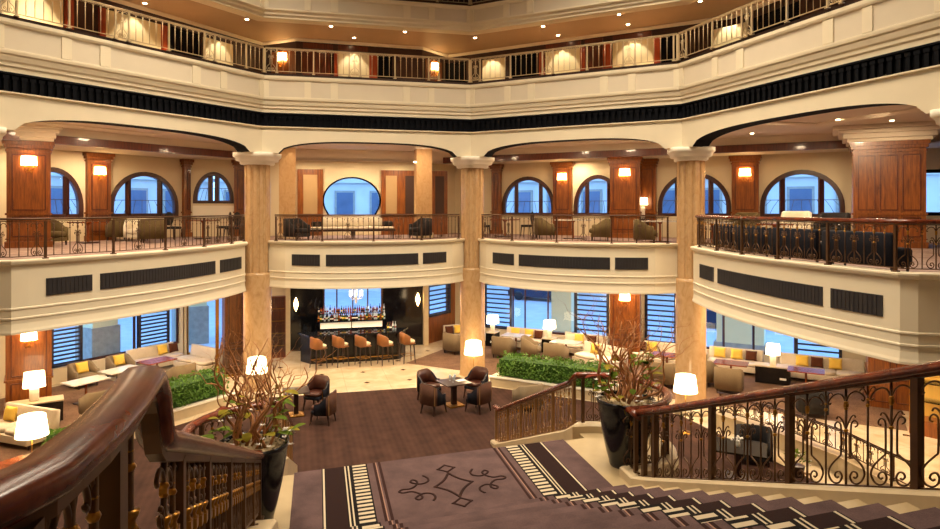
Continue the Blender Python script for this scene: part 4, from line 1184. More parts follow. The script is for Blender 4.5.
# ---- floor lamps at the columns
for lb,p in (('lit floor lamp in front of the column left of the bar',pl(257,20.0)),('lit floor lamp in front of the middle column',pl(473.5,22.5)),('lit floor lamp in front of the right marble column',pl(685.5,17.9)),('lit floor lamp with wide white shade at lower left',pl(32,14.45))):
    fl_.at(lb,p,0,'floor lamps at the columns')

# ---- hedges in stone planters
def planter(label_p,label_h,A,B,depth,h,hh,seed,dens=1.0):
    rr_=random.Random(seed); A,B=v2(A),v2(B); t=(B-A); L=t.length; rz=math.atan2(t.y,t.x); c=A+t/2; t=t.normalized(); n=Vector((-t.y,t.x)); c=c+n*depth/2
    p=thing('planter',label_p,'planter',(c.x,c.y,0),rz,'stone planters')
    MB().box((0,0,h/2),(L,depth,h)).build('planter_box',M['stone'],p); 
    k=MB(); k.box((0,-depth/2+.07,h+.02),(L+.06,.18,.04)); k.box((0,depth/2-.07,h+.02),(L+.06,.18,.04)); k.box((-L/2+.07,0,h+.02),(.18,depth-.2,.04)); k.box((L/2-.07,0,h+.02),(.18,depth-.2,.04)); k.build('coping',M['white_trim'],p)
    b=MB(); W=depth-.26
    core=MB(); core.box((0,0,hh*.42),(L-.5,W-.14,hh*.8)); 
    N=int(1500*L/3.0*dens)
    for i in range(N):
        x=rr_.uniform(-L/2+.18,L/2-.18); 
        a=rr_.uniform(0,2*PI); c_,s__=math.cos(a),math.sin(a); q_=(abs(c_)**5+abs(s__)**5)**(-1/5); y=c_*q_*W/2*rr_.uniform(.88,1.06); z=(s__*q_*.5+.5)*hh*rr_.uniform(.9,1.05)+.02*math.sin(x*9)
        if s__<-.6: y=math.copysign(W/2*rr_.uniform(.9,1.05),c_); z=rr_.uniform(.02,hh*.6)
        z=max(.02,z); s=rr_.uniform(.035,.065)
        d=Vector((rr_.gauss(0,1),rr_.gauss(0,1)+y*2,rr_.gauss(0,1)+.7)).normalized(); q=d.orthogonal().normalized(); w=d.cross(q)
        an=rr_.uniform(0,6.28); q,w=q*math.cos(an)+w*math.sin(an),w*math.cos(an)-q*math.sin(an)
        P=Vector((x,y,z)); b.add([P-q*s,P+w*s*.5+d*.012,P+q*s,P-w*s*.5+d*.012],[(0,1,2,3)],0)
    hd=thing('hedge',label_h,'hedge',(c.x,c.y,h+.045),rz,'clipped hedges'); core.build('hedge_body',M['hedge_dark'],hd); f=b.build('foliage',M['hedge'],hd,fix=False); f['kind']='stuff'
tR=(V[3]-V[2]).normalized(); tL=(V[1]-V[0]).normalized()
planter('long pale stone planter at right of the middle column','clipped green hedge to the right of the middle column',V[2]+tR*.75,V[2]+tR*4.9,1.15,.29,.70,3)
planter('pale stone planter at left behind the swan-neck handrail','clipped green hedge behind the swan-neck handrail',V[0]+tL*3.6-nL*-.25,V[0]+tL*6.9-nL*-.25,1.15,.27,.72,4)
planter('small stone planter behind the wide lit floor lamp at lower left','small clipped hedge at lower left beside the lit floor lamp',V[0]+tL*.75-nL*.95,V[0]+tL*2.3-nL*.95,.8,.36,.5,5,1.5)

# ---- tall pots with twisted branches
def potted(label, p, seed, sides, nbr=15, topz=1.35, spread=.55):
    rr_=random.Random(seed); r=thing('potted_branches',label,'potted plant',p,0)
    MB().lathe([(.24,0),(.255,.03),(.26,.08),(.30,.22),(.365,.52),(.41,.80),(.43,.95),(.45,.99),(.45,1.03),(.41,1.03),(.40,.96),(.0,.96)],40).build('pot',M['pot'],r)
    pb=MB(); pb.lathe([(.405,.975),(.30,1.0),(.15,1.005),(0,1.01)],28)
    for i in range(260):
        a=rr_.uniform(0,6.28); q=.385*rr_.random()**.5; pb.ball((q*math.cos(a),q*math.sin(a),1.0),rr_.uniform(.010,.020),6,0,(1,1,.6))
    pb=pb.build('pebble_mulch',M['pebble'],r); pb['kind']='stuff'
    def branch(b,P,d,ln,rad,depth):
        n=9; pts=[P.copy()]; rs=[rad]; cur=P.copy(); dd=d.copy(); ph=rr_.uniform(0,6.28); ax=d.orthogonal().normalized(); ay=d.cross(ax)
        for k in range(1,n+1):
            ph+=.9; wob=(ax*math.cos(ph)+ay*math.sin(ph))*.55
            st=(dd+wob+Vector((rr_.gauss(0,.18),rr_.gauss(0,.18),rr_.gauss(0,.12)))).normalized(); cur=cur+st*(ln/n); pts.append(cur.copy()); rs.append(rad*(1-.72*k/n))
        sp=spline([tuple(q) for q in pts],2); rr2=[]
        for i in range(len(sp)): x=i/2; k0=int(min(n,math.floor(x))); k1=min(n,k0+1); rr2.append(rs[k0]+(rs[k1]-rs[k0])*(x-k0))
        b.tube(sp,rr2,6 if depth==0 else 5)
        if depth<2:
            for q in range(rr_.randint(2,3) if depth==0 else rr_.randint(1,2)):
                k=rr_.randint(3,n-1); nd=(dd*.8+Vector((rr_.gauss(0,.55),rr_.gauss(0,.55),rr_.uniform(-.1,.5)))).normalized(); branch(b,pts[k],nd,ln*rr_.uniform(.35,.6),rs[k]*.75,depth+1)
    for i in range(nbr):
        a=2*PI*i/nbr+rr_.uniform(-.3,.3); q=rr_.uniform(.05,.26); P=Vector((q*math.cos(a),q*math.sin(a),1.0)); lean=rr_.uniform(.08,spread)
        d=Vector((math.cos(a)*lean,math.sin(a)*lean,1)).normalized(); b=MB(); branch(b,P,d,rr_.uniform(.75,1.15)*topz,rr_.uniform(.014,.025),0); b.build('branch',M['branch'],r)
    def leaf(P,d,s,mat):
        b=MB(); d=d.normalized(); side=d.cross(Vector((0,0,1))).normalized(); up=side.cross(d); N=6; vs=[]
        for k in range(N+1):
            x=k/N; w=math.sin(PI*min(1,x*.93+.05))**.8*.42; dr=-x*x*.35
            for sg in (-1,0,1): vs.append(P+d*(x*s)+side*(sg*w*s)+up*((.10*abs(sg)*w+dr)*s))
        b.add(vs,[(k*3+j,k*3+j+1,k*3+j+4,k*3+j+3) for k in range(N) for j in range(2)],0,True); 
        b.tube([P-d*.10-Vector((0,0,.10)),P-d*.05-Vector((0,0,.02)),P],.006,4,0); return b.build('leaf',M[mat],r,fix=False)
    for i in range(44):
        a=rr_.uniform(0,6.28); q=rr_.uniform(.22,.50); z=1.06+rr_.uniform(0,.66)
        leaf(Vector((q*math.cos(a),q*math.sin(a),z)),Vector((math.cos(a)*.8+rr_.gauss(0,.3),math.sin(a)*.8+rr_.gauss(0,.3),rr_.uniform(-.2,.5))),rr_.uniform(.11,.19),'leaf_red' if i%9==4 else ('leaf' if i%2 else 'leaf2'))
    for i in range(26):
        a=rr_.uniform(0,6.28); q=rr_.uniform(.28,.5); P=Vector((q*math.cos(a),q*math.sin(a),1.02+rr_.uniform(-.02,.42))); b=MB()
        for k in range(5):
            an=2*PI*k/5; d=Vector((math.cos(an),math.sin(an),.35)); b.add([P,P+Vector((math.cos(an-.5)*.025,math.sin(an-.5)*.025,.012)),P+d*.045,P+Vector((math.cos(an+.5)*.025,math.sin(an+.5)*.025,.012))],[(0,1,2,3)])
        b.build('flower',M['petal'],r,fix=False)
    return r
potted('tall glossy black pot with twisted willow branches behind the left stair railing',S(-.80,8.72,Z1),11,None,17,1.45,.42)
potted('tall glossy black pot with twisted branches on the landing, right of the carpet',S(4.66,9.44,Z1),23,None,20,1.45,.60)

# ---- bar
dMv=Vector((dM.x,dM.y,0)); nMv=Vector((nM.x,nM.y,0)); rzM=math.atan2(dM.y,dM.x)
BC=Vector((-4.62,26.45,0))
bar=thing('bar_counter','long black bar counter with polished top in front of the bottles','bar',BC,rzM)
fr=[(-2.15,.35),(-1.75,-.35),(1.75,-.35),(2.15,.35)]
MB().prism([(-2.1,.35),(-1.7,-.28),(1.7,-.28),(2.1,.35)],0,1.08).build('body',M['black'],bar)
MB().prism([(-2.22,.42),(-1.80,-.42),(1.80,-.42),(2.22,.42)],1.08,1.14).build('bar_top',M['bar_top'],bar,bevel=.01)
k=MB(); 
for x in [-1.7+.425*i for i in range(9)]: k.box((x,-.292,.55),(.03,.03,1.0))
k.build('front_ribs',M['dark_wood'],bar); MB().tube([(-1.7,-.42,.2),(1.7,-.42,.2)],.022,8).build('foot_rail',M['brass'],bar)
lbs=['first cognac bar stool from the left along the bar','second cognac bar stool from the left along the bar','third and middle cognac bar stool along the bar','fourth cognac bar stool from the left along the bar','last cognac bar stool at the right end of the bar']
for k,(px,Y) in enumerate(((318,25.15),(340,25.5),(362.5,25.6),(385,25.75),(407,26.1))):
    stool.at(lbs[k],pl(px,Y),face((.80,.55))+R(-4*k+6),'bar stools along the bar').scale=(1.12,1.12,1.12)
bb=thing('back_bar','lit back bar cabinet with two shelves of bottles','back bar',BC+nMv*1.55,rzM)
MB().box((0,0,.45),(3.0,.5,.9)).build('cabinet',M['black'],bb); MB().box((0,0,.92),(3.1,.56,.04)).build('counter',M['bar_top'],bb,bevel=.006)
MB().box((0,.2,1.12),(2.6,.02,.24)).build('lit_panel',m_emit('lit_back_bar_panel','ffe2b0',.6),bb)
MB().box((0,.12,1.33),(3.0,.36,.03)).build('shelf',M['black'],bb); MB().box((0,.22,1.62),(2.9,.16,.02)).build('shelf',M['black'],bb)
for sx in (-1.48,0,1.48): MB().box((sx,.2,1.12),(.04,.1,.38)).build('bracket',M['black'],bb)
def bottle(hh,rad,mat,lb='paper'):
    b=MB(); b.lathe([(rad*.95,0),(rad,.01),(rad,hh*.58),(rad*.8,hh*.66),(rad*.34,hh*.76),(rad*.32,hh*.95),(rad*.38,hh*.955),(rad*.38,hh),(0,hh)],12,mat=0); b.lathe([(rad*1.02,hh*.22),(rad*1.02,hh*.42)],12,mat=1); return b.mesh('bottle',[M[mat],M[lb]])
bms=[bottle(h_,r_,m_,l_) for h_,r_,m_,l_ in ((.32,.04,'bot_green','yellow'),(.30,.042,'bot_amber','brown_cushion'),(.33,.038,'bot_clear','bot_red'),(.29,.045,'bot_dark','paper'),(.31,.037,'bot_red','bot_amber'),(.27,.046,'bot_amber','bot_dark'),(.34,.036,'bot_clear','bot_green'),(.36,.034,'bot_dark','oat'))]
rr_=random.Random(5)
for row,(n_,y,z) in enumerate(((34,.06,1.345),(32,.18,1.345),(30,.22,1.63))):
    for k in range(n_):
        x=-1.42+2.84*(k+.5)/n_+rr_.uniform(-.008,.008); p=BC+nMv*1.55+dMv*x+nMv*y+Vector((0,0,z))
        o=put('bottle',rr_.choice(bms),None,p,0); tag(o,['spirit bottle in the front row on the lower back bar shelf','spirit bottle in the rear row on the lower back bar shelf','spirit bottle on the upper shelf of the back bar'][row],'bottle',['bottles, front row of the lower shelf','bottles, rear row of the lower shelf','bottles on the upper shelf'][row])
# bottles and glasses standing on the bar itself
for k in range(7):
    p=BC+dMv*(1.35+.1*(k%4))+nMv*(.12+.14*(k//4))+Vector((0,0,1.141)); tag(put('bottle',bms[(k*3)%7],None,p,0),'bottle in the cluster at the right end of the bar counter','bottle','bottles on the bar counter')
# black marble wall behind the bar
b=MB(); so=(RM(323)[0],RM(383)[0]); Lm=(E['d']-E['c']).length
wall_run(b,E['c'],E['d'],0,3.62,[(so[0],so[1],1.25,3.4,0)]); struct(b.build('wall_bar',M['black_marble']),'black veined marble wall behind the bar','wall')
glazed(E['c'],dM,nM,so[0],so[1],1.25,3.4,[RM(x)[0] for x in (337,353,368)],'blue window above the bottles behind the bar','bronze',.05)
for k,s in enumerate((.0,Lm)):
    p=E['c']+dM*s-nM*.12; MB_=MB().box((0,0,1.8),(.22,.22,3.6)); o=MB_.build('stone_pilaster' if not k else 'stone_pilaster.001',M['stone'],None,(p.x,p.y,0),rzM); struct(o,['pale stone strip at the left end of the black bar wall','pale stone strip at the right end of the black bar wall'][k],'pilaster')
def diamond_sconce(px,py,lb):
    s,p=RM(px); Y=p.y; z=H-(py-HZ)/F*Y; q=p-nM*.06; r=thing('wall_sconce',lb,'wall lamp',(q.x,q.y,z),rzM,'bar sconces')
    MB().lathe([(.0,-.30),(.06,-.16),(.10,0),(.06,.16),(0,.30)],10).build('lamp_shade',M['sconce'],r,(0,-.05,0)); MB().box((0,.03,0),(.05,.06,.3)).build('bracket',M['brass'],r)
diamond_sconce(296,304,'pointed lit sconce on the black marble left of the bar'); diamond_sconce(417.5,299,'pointed lit sconce on the black marble right of the bar')
M['candle']=m_emit('lit_chandelier_candle','ffe8c0',2.5)
ch=thing('chandelier','small white candle chandelier hanging over the bar','chandelier',pl(356,27.0,3.60),0)
MB().tube([(0,0,0),(0,0,-.75)],.008,6).build('stem',M['brass'],ch); a_=MB()
for k in range(8):
    an=2*PI*k/8; a_.tube([(0,0,-1.15),(.13*math.cos(an),.13*math.sin(an),-1.24),(.23*math.cos(an),.23*math.sin(an),-1.2),(.26*math.cos(an),.26*math.sin(an),-1.1)],.011,5)
a_.lathe([(.0,-1.45),(.05,-1.35),(.03,-1.2),(.05,-1.0),(.02,-.75)],10); a_.build('arms',M['white_ceramic'],ch)
for k in range(8): an=2*PI*k/8; MB().lathe([(.022,-1.1),(.022,-.98),(.018,-.95),(.022,-.9),(0,-.85)],8).build('candle',M['candle'],ch,(.26*math.cos(an),.26*math.sin(an),0))
# wood corner wall; window and blind added in place of a mirror reflection
LCn=(E['e']-E['d']); Lc_=LCn.length; dK=LCn.normalized(); nK=Vector((-dK.y,dK.x)); rzK=math.atan2(dK.y,dK.x)
b=MB(); wall_run(b,E['d'],E['e'],0,3.62,[(.12,Lc_-.35,1.15,3.45,0)]); struct(b.build('wall_corner.001',M['cherry']),'wood panelled corner wall right of the bar','wall')
glazed(E['d'],dK,nK,.12,Lc_-.35,1.15,3.45,[],'narrow corner window and blind in place of a mirror, right of the bar')
BLK=(.16,Lc_-.39)
# ---- wood piers with sconces
def pier(name,label,p,rz,w,d,z0,z1,panels=True,cornice=True,mat='cherry'):
    r=thing(name,label,'pier',(p[0],p[1],z0),rz,None,'structure'); h=z1-z0
    MB().box((0,0,h/2),(w,d,h)).build('core',M[mat],r)
    k=MB(); 
    for (zz,hh_,ex) in ((.09,.18,.05),(.26,.03,.03),(1.0,.06,.04)): k.box((0,0,zz),(w+ex*2,d+ex*2,hh_))
    if cornice:
        for (zz,hh_,ex) in ((h-.06,.12,.10),(h-.17,.10,.06),(h-.30,.05,.03)): k.box((0,0,zz),(w+ex*2,d+ex*2,hh_))
    k.build('moulding',M[mat],r)
    st=MB(); n=3 if w>1.6 else 1
    for q in range(n):
        x0=-w/2+.14+(w-.14)*q/n; x1=x0+(w-.14)/n-.14
        for (a,c) in ((1.12,h-.42),(.34,.90)):
            if c>h-.3: continue
            for A,B in (((x0,a),(x1,a)),((x0,c),(x1,c)),((x0,a),(x0,c)),((x1,a),(x1,c))): st.bar((A[0],-d/2-.012,A[1]),(B[0],-d/2-.012,B[1]),.035)
    st.build('panel_bead',M['cherry_dark'],r); return r
def sconce(label,p,z,n,sc=1.0):
    """p: point on the face, n: outwards from that face"""
    r=thing('wall_sconce',label,'wall lamp',(p[0],p[1],z),face(n),'glowing wall sconces'); 
    MB().lathe([(.10,-.05),(.05,-.05)],16).box((0,-.012,-.16),(.06,.024,.30)).build('backplate',M['brass'],r)
    b=MB()
    for sx in (-1,1): b.tube([(0,-.03,-.30),(sx*.06,-.08,-.34),(sx*.11,-.11,-.25),(sx*.11,-.12,-.12)],.010,6)
    b.build('arms',M['brass'],r)
    s=MB(); N=14; vs=[]
    for zz,rad in ((-.13,.21),(.14,.19)):
        for k in range(N+1): a=PI+PI*k/N; vs.append((rad*math.cos(a),rad*.75*math.sin(a)-.02,zz))
    s.add(vs,[(k,k+1,N+2+k,N+1+k) for k in range(N)],0,True); s.build('lamp_shade',M['sconce'],r,fix=False)
    l=bpy.data.lights.new('sconce_bulb','POINT'); l.energy=16; l.color=(1,.70,.36); l.shadow_soft_size=.05; lo=bpy.data.objects.new('sconce_bulb',l); COL.objects.link(lo); lo.parent=r; lo.location=(0,-.09,0); return r
# left pier
PLp=pl(29,20.0); fL=Vector((.55,-.83)).normalized(); rzPL=face(fL)
pier('wood_pier','tall wood panelled pier at far left of the lounge',PLp,rzPL,1.15,.8,0,3.60); pier('wood_pier','wood panelled pier with a sconce at far left of the mezzanine',PLp,rzPL,1.1,.8,ZM,8.10)
fp=v2(PLp)+fL*.40
sconce('glowing sconce on the far left pier of the lounge',fp,2.30,fL); sconce('glowing sconce on the far left pier of the mezzanine',fp,7.50,fL)
PRp=pl(625.5,26.35); fR=Vector((-.30,-.95)).normalized(); rzPR=face(fR)
pier('wood_pier','tall wood pier in the lounge behind the right potted branches',PRp,rzPR,1.15,.8,0,3.60); pier('wood_pier','wood pier with a sconce left of the right marble column on the mezzanine',PRp,rzPR,1.15,.8,ZM,8.10)
fp=v2(PRp)+fR*.40
sconce('glowing sconce in the lounge above the right potted branches',fp,2.60,fR); sconce('glowing sconce on the mezzanine pier left of the right column',fp,7.50,fR)
PBp=pl(887,20.4); PBg=pl(914,20.4); fB=inR; rzPB=face(fB)
pb=pier('wood_pier','massive wood panelled pier at right on the mezzanine',PBp,rzPB,1.85,1.5,ZM,8.10)
pb2=pier('wood_pier','massive wood pier with double doors at right on the lobby floor',PBg,rzPB,2.5,1.5,0,3.60)
for sx in (-1,1):
    d=MB(); d.box((sx*.60,-.785,1.15),(1.16,.05,2.25)); d.build('door',M['cherry'],pb2); q=MB()
    for z0,z1 in ((.2,.9),(1.05,2.15)):
        for xx in (-.28,.28):
            for A,B in (((-.2,z0),(.2,z0)),((-.2,z1),(.2,z1)),((-.2,z0),(-.2,z1)),((.2,z0),(.2,z1))): q.bar((sx*.60+xx+A[0],-.82,A[1]),(sx*.60+xx+B[0],-.82,B[1]),.03)
    q.build('door_bead',M['cherry_dark'],pb2); MB().box((sx*.08,-.84,1.05),(.03,.05,.16)).build('door_handle',M['brass'],pb2)
# crown mouldings over the piers
for k,(p,rz,w,d,lb) in enumerate(((PLp,rzPL,1.5,1.2,'cream crown moulding over the far left mezzanine pier'),(PBp,rzPB,2.6,1.9,'cream crown moulding over the massive right pier'),(PRp,rzPR,1.5,1.1,'cream crown moulding over the pier left of the right column'))):
    q=MB(); q.box((0,0,.14),(w*.84,d*.84,.12)); q.box((0,0,.27),(w*.92,d*.92,.16)); q.box((0,0,.40),(w*1.02,d*1.02,.12)); q.box((0,0,.52),(w*1.14,d*1.14,.12)); o=q.build('trim_7' if not k else 'trim_7.%03d'%k,M['ceil'],None,(p[0],p[1],8.02),rz,.03); struct(o,lb,'moulding')
# pilasters on the window wall
def pilaster(px,getter,dd,nn,lb,w=.8,sc=None):
    s,p=getter(px); q=p-nn*.09; r=pier('wood_pilaster',lb,q,math.atan2(dd.y,dd.x),w,.16,ZM,8.10,True,True)
    if sc: sconce(sc,p-nn*.17,7.45,-nn)
pilaster(97,RL,dL,nL,'wood pilaster between the two left arched windows',.85,'glowing sconce between the two left arched windows')
pilaster(186,RL,dL,nL,'narrow wood pilaster at the right end of the left mezzanine wall',.4)
pilaster(241,RC,dC,nC,'dark wood pilaster behind the column left of the bar',.5)
pilaster(563.5,RR,dR,nR,'wood pilaster between the first two arched windows right of the middle column',.85,'glowing sconce between the first two arched windows right of the middle column')
pilaster(648,RR,dR,nR,'brightly lit wood pilaster just left of the right marble column',.7)
pilaster(745.5,RR,dR,nR,'wood pilaster right of the right marble column',.95,'glowing sconce right of the right marble column')
pilaster(497.5,RR,dR,nR,'dark narrow wood pilaster right of the middle column',.45)
s,p=RR(645); q=p-nR*.45; o=table_lamp(.30,.34,.50); o.location=(q.x,q.y,ZM+.74); o.rotation_euler.z=wr; o['label']='lit table lamp on the mezzanine left of the right marble column'; o['group']='table lamps'
sd=thing('side_table','small wood side table under the lamp on the mezzanine','side table',(q.x,q.y,ZM),wr); MB().box((0,0,.72),(.5,.4,.04)).build('table_top',M['dark_wood'],sd); 
for sx in (-1,1):
    for sy in (-1,1): leg_mesh(.70).build('leg',M['dark_wood'],sd,(sx*.2,sy*.15,0))
# panels and square pillars of the bar balcony
for k,(x0,x1,lb) in enumerate(((297.5,323,'wood panel with pale inset left of the round window'),(381,401,'wood panel with pale inset right of the round window'),(401,418,'dark doorway panel right of the round window'),(431,447,'narrow wood panel near the middle column'))):
    s0,p0=RM(x0); s1,p1=RM(x1); w=abs(s1-s0); p=(p0+p1)/2-nM*.06; r=thing('wall_panel',lb,'wall panel',(p.x,p.y,ZM),rzM,None,'structure'); MB().box((0,0,1.42),(w,.10,2.84)).build('frame',M['cherry'],r)
    MB().box((0,-.06,1.75),(w*.55,.03,1.7)).build('inset',M['tan_inset' if k in (0,1) else 'umber'],r); MB().box((0,-.06,.9),(w,.05,.06)).build('rail',M['cherry_dark'],r)
for px,Y,lb in ((287.5,25.6,'square honey stone pillar left of the round window'),(423,26.3,'square honey stone pillar right of the round window')):
    p=pl(px,Y); r=thing('stone_pillar',lb,'pillar',(p.x,p.y,ZM),rzM); MB().box((0,0,1.83),(.62,.62,3.66)).build('shaft',M['column'],r); MB().box((0,0,.1),(.72,.72,.2)).build('base',M['stone'],r); MB().box((0,0,3.58),(.74,.74,.16)).build('capital',M['ceil'],r)
# back wall dressing left of the bar on the lobby floor
p=pl(234,24.6); pier('wood_pier','wood panelled pier beside the glazed entrance left of the bar',p,face((.5,-.85)),.75,.6,0,3.60)
p=pl(278,26.9); cab=thing('display_cabinet','tall wooden display cabinet with glass door at left of the bar','cabinet',p,face((.3,-.95))); MB().box((0,.1,1.25),(.6,.3,2.5)).build('body',M['cherry_dark'],cab)
MB().box((0,-.06,1.35),(.52,.02,2.2)).build('door',M['glass'],cab)
for z in (.5,1.0,1.5,2.0): MB().box((0,-.045,z),(.5,.01,.03)).build('shelf',M['brass'],cab)
gs=thing('glass_screen','brass framed glass screen beside the entrance at left','glass screen',G(217,378),face((.5,-.85)))
for x in (0,1.15): MB().box((x,0,1.72),(.10,.10,3.44)).build('post',M['brass'],gs)
MB().box((.575,0,1.72),(1.05,.02,3.3)).build('pane',M['glass'],gs); MB().box((.575,0,.04),(1.05,.09,.08)).build('bottom_rail',M['brass'],gs); MB().box((.575,0,3.40),(1.05,.09,.08)).build('top_rail',M['brass'],gs); MB().box((.15,-.1,1.15),(.03,.08,.6)).build('door_handle',M['brass'],gs)
tag(MB().prism([(-11.0,24.6),(-9.4,23.2),(-7.6,25.6),(-9.0,27.0)],0,.012).build('entrance_mat',M['lounge_carpet']),'dark brown mat at the glazed entrance','mat')

# ---- blinds
def blind(get,P0,dd,nn,x0,x1,lb,z0=.58,z1=3.38,pitch=.165):
    s0,s1=get(x0)[0],get(x1)[0]; m=P0+dd*((s0+s1)/2)-nn*.02; w=s1-s0; r=thing('window_blind',lb,'blind',(m.x,m.y,z0),math.atan2(dd.y,dd.x),'dark louvred blinds'); h=z1-z0
    f=MB(); f.box((-w/2+.05,0,h/2),(.10,.06,h)); f.box((w/2-.05,0,h/2),(.10,.06,h)); f.box((0,0,h-.04),(w,.07,.08)); f.box((0,0,.03),(w,.06,.06)); f.build('frame',M['blind'],r)
    sl=MB(); k=int((h-.1)/pitch)
    for q in range(k): sl.box((0,0,.10+q*pitch),(w-.2,.03,.065))
    sl.build('slats',M['blind'],r); return r
for x0,x1,lb in ((485,512,'dark louvred blind just right of the middle column'),(575,609,'dark louvred blind left of the lounge wood pier'),(645,677,'dark louvred blind between the wood pier and right column'),(795,842,'dark louvred blind above the sofa at far right')): blind(RR,E['e'],dR,nR,x0,x1,lb,pitch=.21)
for x0,x1,lb in ((50,82,'dark louvred blind beside the far left pier'),(138,169,'dark louvred blind above the long left sofa')): blind(RL,E['a'],dL,nL,x0,x1,lb,pitch=.145)

blind(lambda x:((BLK[0] if x==0 else BLK[1]),None),E['d'],dK,nK,0,1,'dark louvred blind standing in for a reflection, narrow corner window right of the bar',1.2,3.42,.21)
# ---- lounge carpets
def along_wall(P0,dd,nn,s0,s1,o0,o1): return [P0+dd*s0-nn*o0,P0+dd*s1-nn*o0,P0+dd*s1-nn*o1,P0+dd*s0-nn*o1]
tag(MB().prism([tuple(p) for p in along_wall(E['e'],dR,nR,1.0,17.5,.35,5.6)],0,.010).build('lounge_carpet',M['lounge_carpet']),'taupe brown carpet under the right lounge seating','carpet')
tag(MB().prism([tuple(p) for p in along_wall(E['a'],dL,nL,1.0,13.6,.35,6.2)],0,.010).build('lounge_carpet',M['lounge_carpet']),'taupe brown carpet under the left lounge seating','carpet')
zc=.010
def put_cush(proto,lb,sofa_loc,rz,x,grp,y=.10,tilt=.22,z=.46):
    c,s=math.cos(rz),math.sin(rz); p=Vector((sofa_loc[0]+x*c-y*s,sofa_loc[1]+x*s+y*c,sofa_loc[2]+z)); return cushion_at(proto,lb,p,rz,tilt,grp)
GY,GB='yellow cushions','brown cushions'
# right lounge
def wallpt(px,off): s,p=RR(px); q=p-nR*off; return Vector((q.x,q.y,zc))
def so(proto,lb,loc,rz,ys=(),bs=(),grp='lounge sofas'):
    proto.at(lb,loc,rz,grp)
    for x,l in ys: put_cush(cy,l,loc,rz,x,GY)
    for x,l in bs: put_cush(cb,l,loc,rz,x,GB)
loc=Vector((-.15,29.75,zc)); so(sofa2,'oatmeal sofa below the narrow corner window left of the middle column',loc,face((.45,-.9)),[(-.35,'yellow cushion on the sofa left of the middle column')],[(-.80,'brown cushion on the sofa left of the middle column')])
so(sofa2,'oatmeal sofa under the window just right of the middle column',wallpt(532,.95),wr,[(-.45,'yellow cushion, left one on the sofa right of the middle column'),(.20,'yellow cushion, right one on the sofa right of the middle column')],[(.65,'brown cushion on the sofa right of the middle column')])
so(sofa2,'oatmeal sofa under the blind left of the lounge wood pier',wallpt(591,.95),wr,[(-.25,'yellow cushion on the sofa left of the lounge wood pier')],[(.3,'brown cushion on the sofa left of the lounge wood pier')])
loc=pl(599,25.2,zc); so(sofa_iv,'ivory sofa behind the right potted branches',loc,face((-.75,-.65)),[(-.3,'yellow cushion on the ivory sofa behind the right branches')])
so(sofa2,'oatmeal sofa between the lounge wood pier and the right column',wallpt(664,1.15),wr,[(-.25,'yellow cushion between lounge wood pier and right column')],[(-.68,'brown cushion between lounge wood pier and right column')])
so(sofa2,'oatmeal sofa under the clear window right of the right column',wallpt(738,.95),wr,[(-.55,'yellow cushion, left one on the sofa right of the right column'),(.05,'yellow cushion, right one on the sofa right of the right column')],[(.55,'brown cushion on the sofa right of the right column')])
so(sofa3,'long pale sofa under the blind at far right',wallpt(822,.95),wr,[(-.62,'yellow cushion, left one on the far right sofa'),(.42,'yellow cushion, right one on the far right sofa')],[(-.15,'brown cushion on the far right sofa')])
away=lambda a:face((nR.x*math.cos(a)-nR.y*math.sin(a),nR.x*math.sin(a)+nR.y*math.cos(a)))
for px,Y,a,lb in ((455,27.75,-.3,'taupe armchair seen from behind, left of the middle column'),(504,27.0,0,'taupe armchair seen from behind, nearest right of the middle column'),(531,26.7,-1.2,'taupe armchair turned sideways by the pale table'),(556,25.7,0,'taupe armchair seen from behind, just above the right hedge'),(663,22.6,.1,'taupe armchair left of the right marble column'),(703,22.9,-.2,'taupe armchair right behind the right marble column'),(729,21.8,0,'taupe armchair seen from behind, right of the right column')):
    tub.at(lb,pl(px,Y,zc),away(a),'taupe armchairs').scale=(1.08,1.08,1.10)
tub_dark.at('dark armchair seen through the right stair railing',pl(812,19.4,zc),away(.2),'dark armchairs')
for px,Y,proto,lb in ((516,27.9,tb_pale,'pale topped lounge table right of the middle column'),(566,26.55,tb_pale,'pale topped lounge table left of the right branches'),(667,24.2,tb,'red wood lounge table left of the right marble column'),(731,22.95,tb,'red wood lounge table right of the right marble column'),(806,21.9,tb,'red wood lounge table in front of the far right sofa')):
    proto.at(lb,pl(px,Y,zc),wr,'lounge tables')
def console(label,loc,rz,w=1.1): 
    r=thing('console_table',label,'console table',loc,rz); MB().box((0,0,.30),(w,.55,.56)).build('body',M['black'],r); MB().box((0,0,.60),(w+.04,.60,.04)).build('table_top',M['stone'],r,bevel=.006); MB().box((w*.3,-.28,.22),(.2,.012,.07)).build('socket_plate',M['paper'],r); return r
p=pl(773,23.0,zc); console('black console table with a lamp at right',p,wr); tl.at('lit table lamp on the black console at right',(p.x,p.y,p.z+.62),wr,'table lamps')
p=wallpt(559,1.1); console('low black console with a lamp near the pale table',p,wr,.5); tl.at('lit table lamp between the yellow cushions right of the middle column',(p.x,p.y,p.z+.62),wr,'table lamps')
p=wallpt(503,1.05); console('low black console with a lamp next to the middle column',p,wr,.42); tl.at('lit table lamp just right of the middle column',(p.x,p.y,p.z+.62),wr,'table lamps')
p=wallpt(703,1.2); console('low black console behind the right marble column',p,wr,.6); tl.at('lit table lamp just right of the right marble column',(p.x,p.y,p.z+.62),wr,'table lamps')
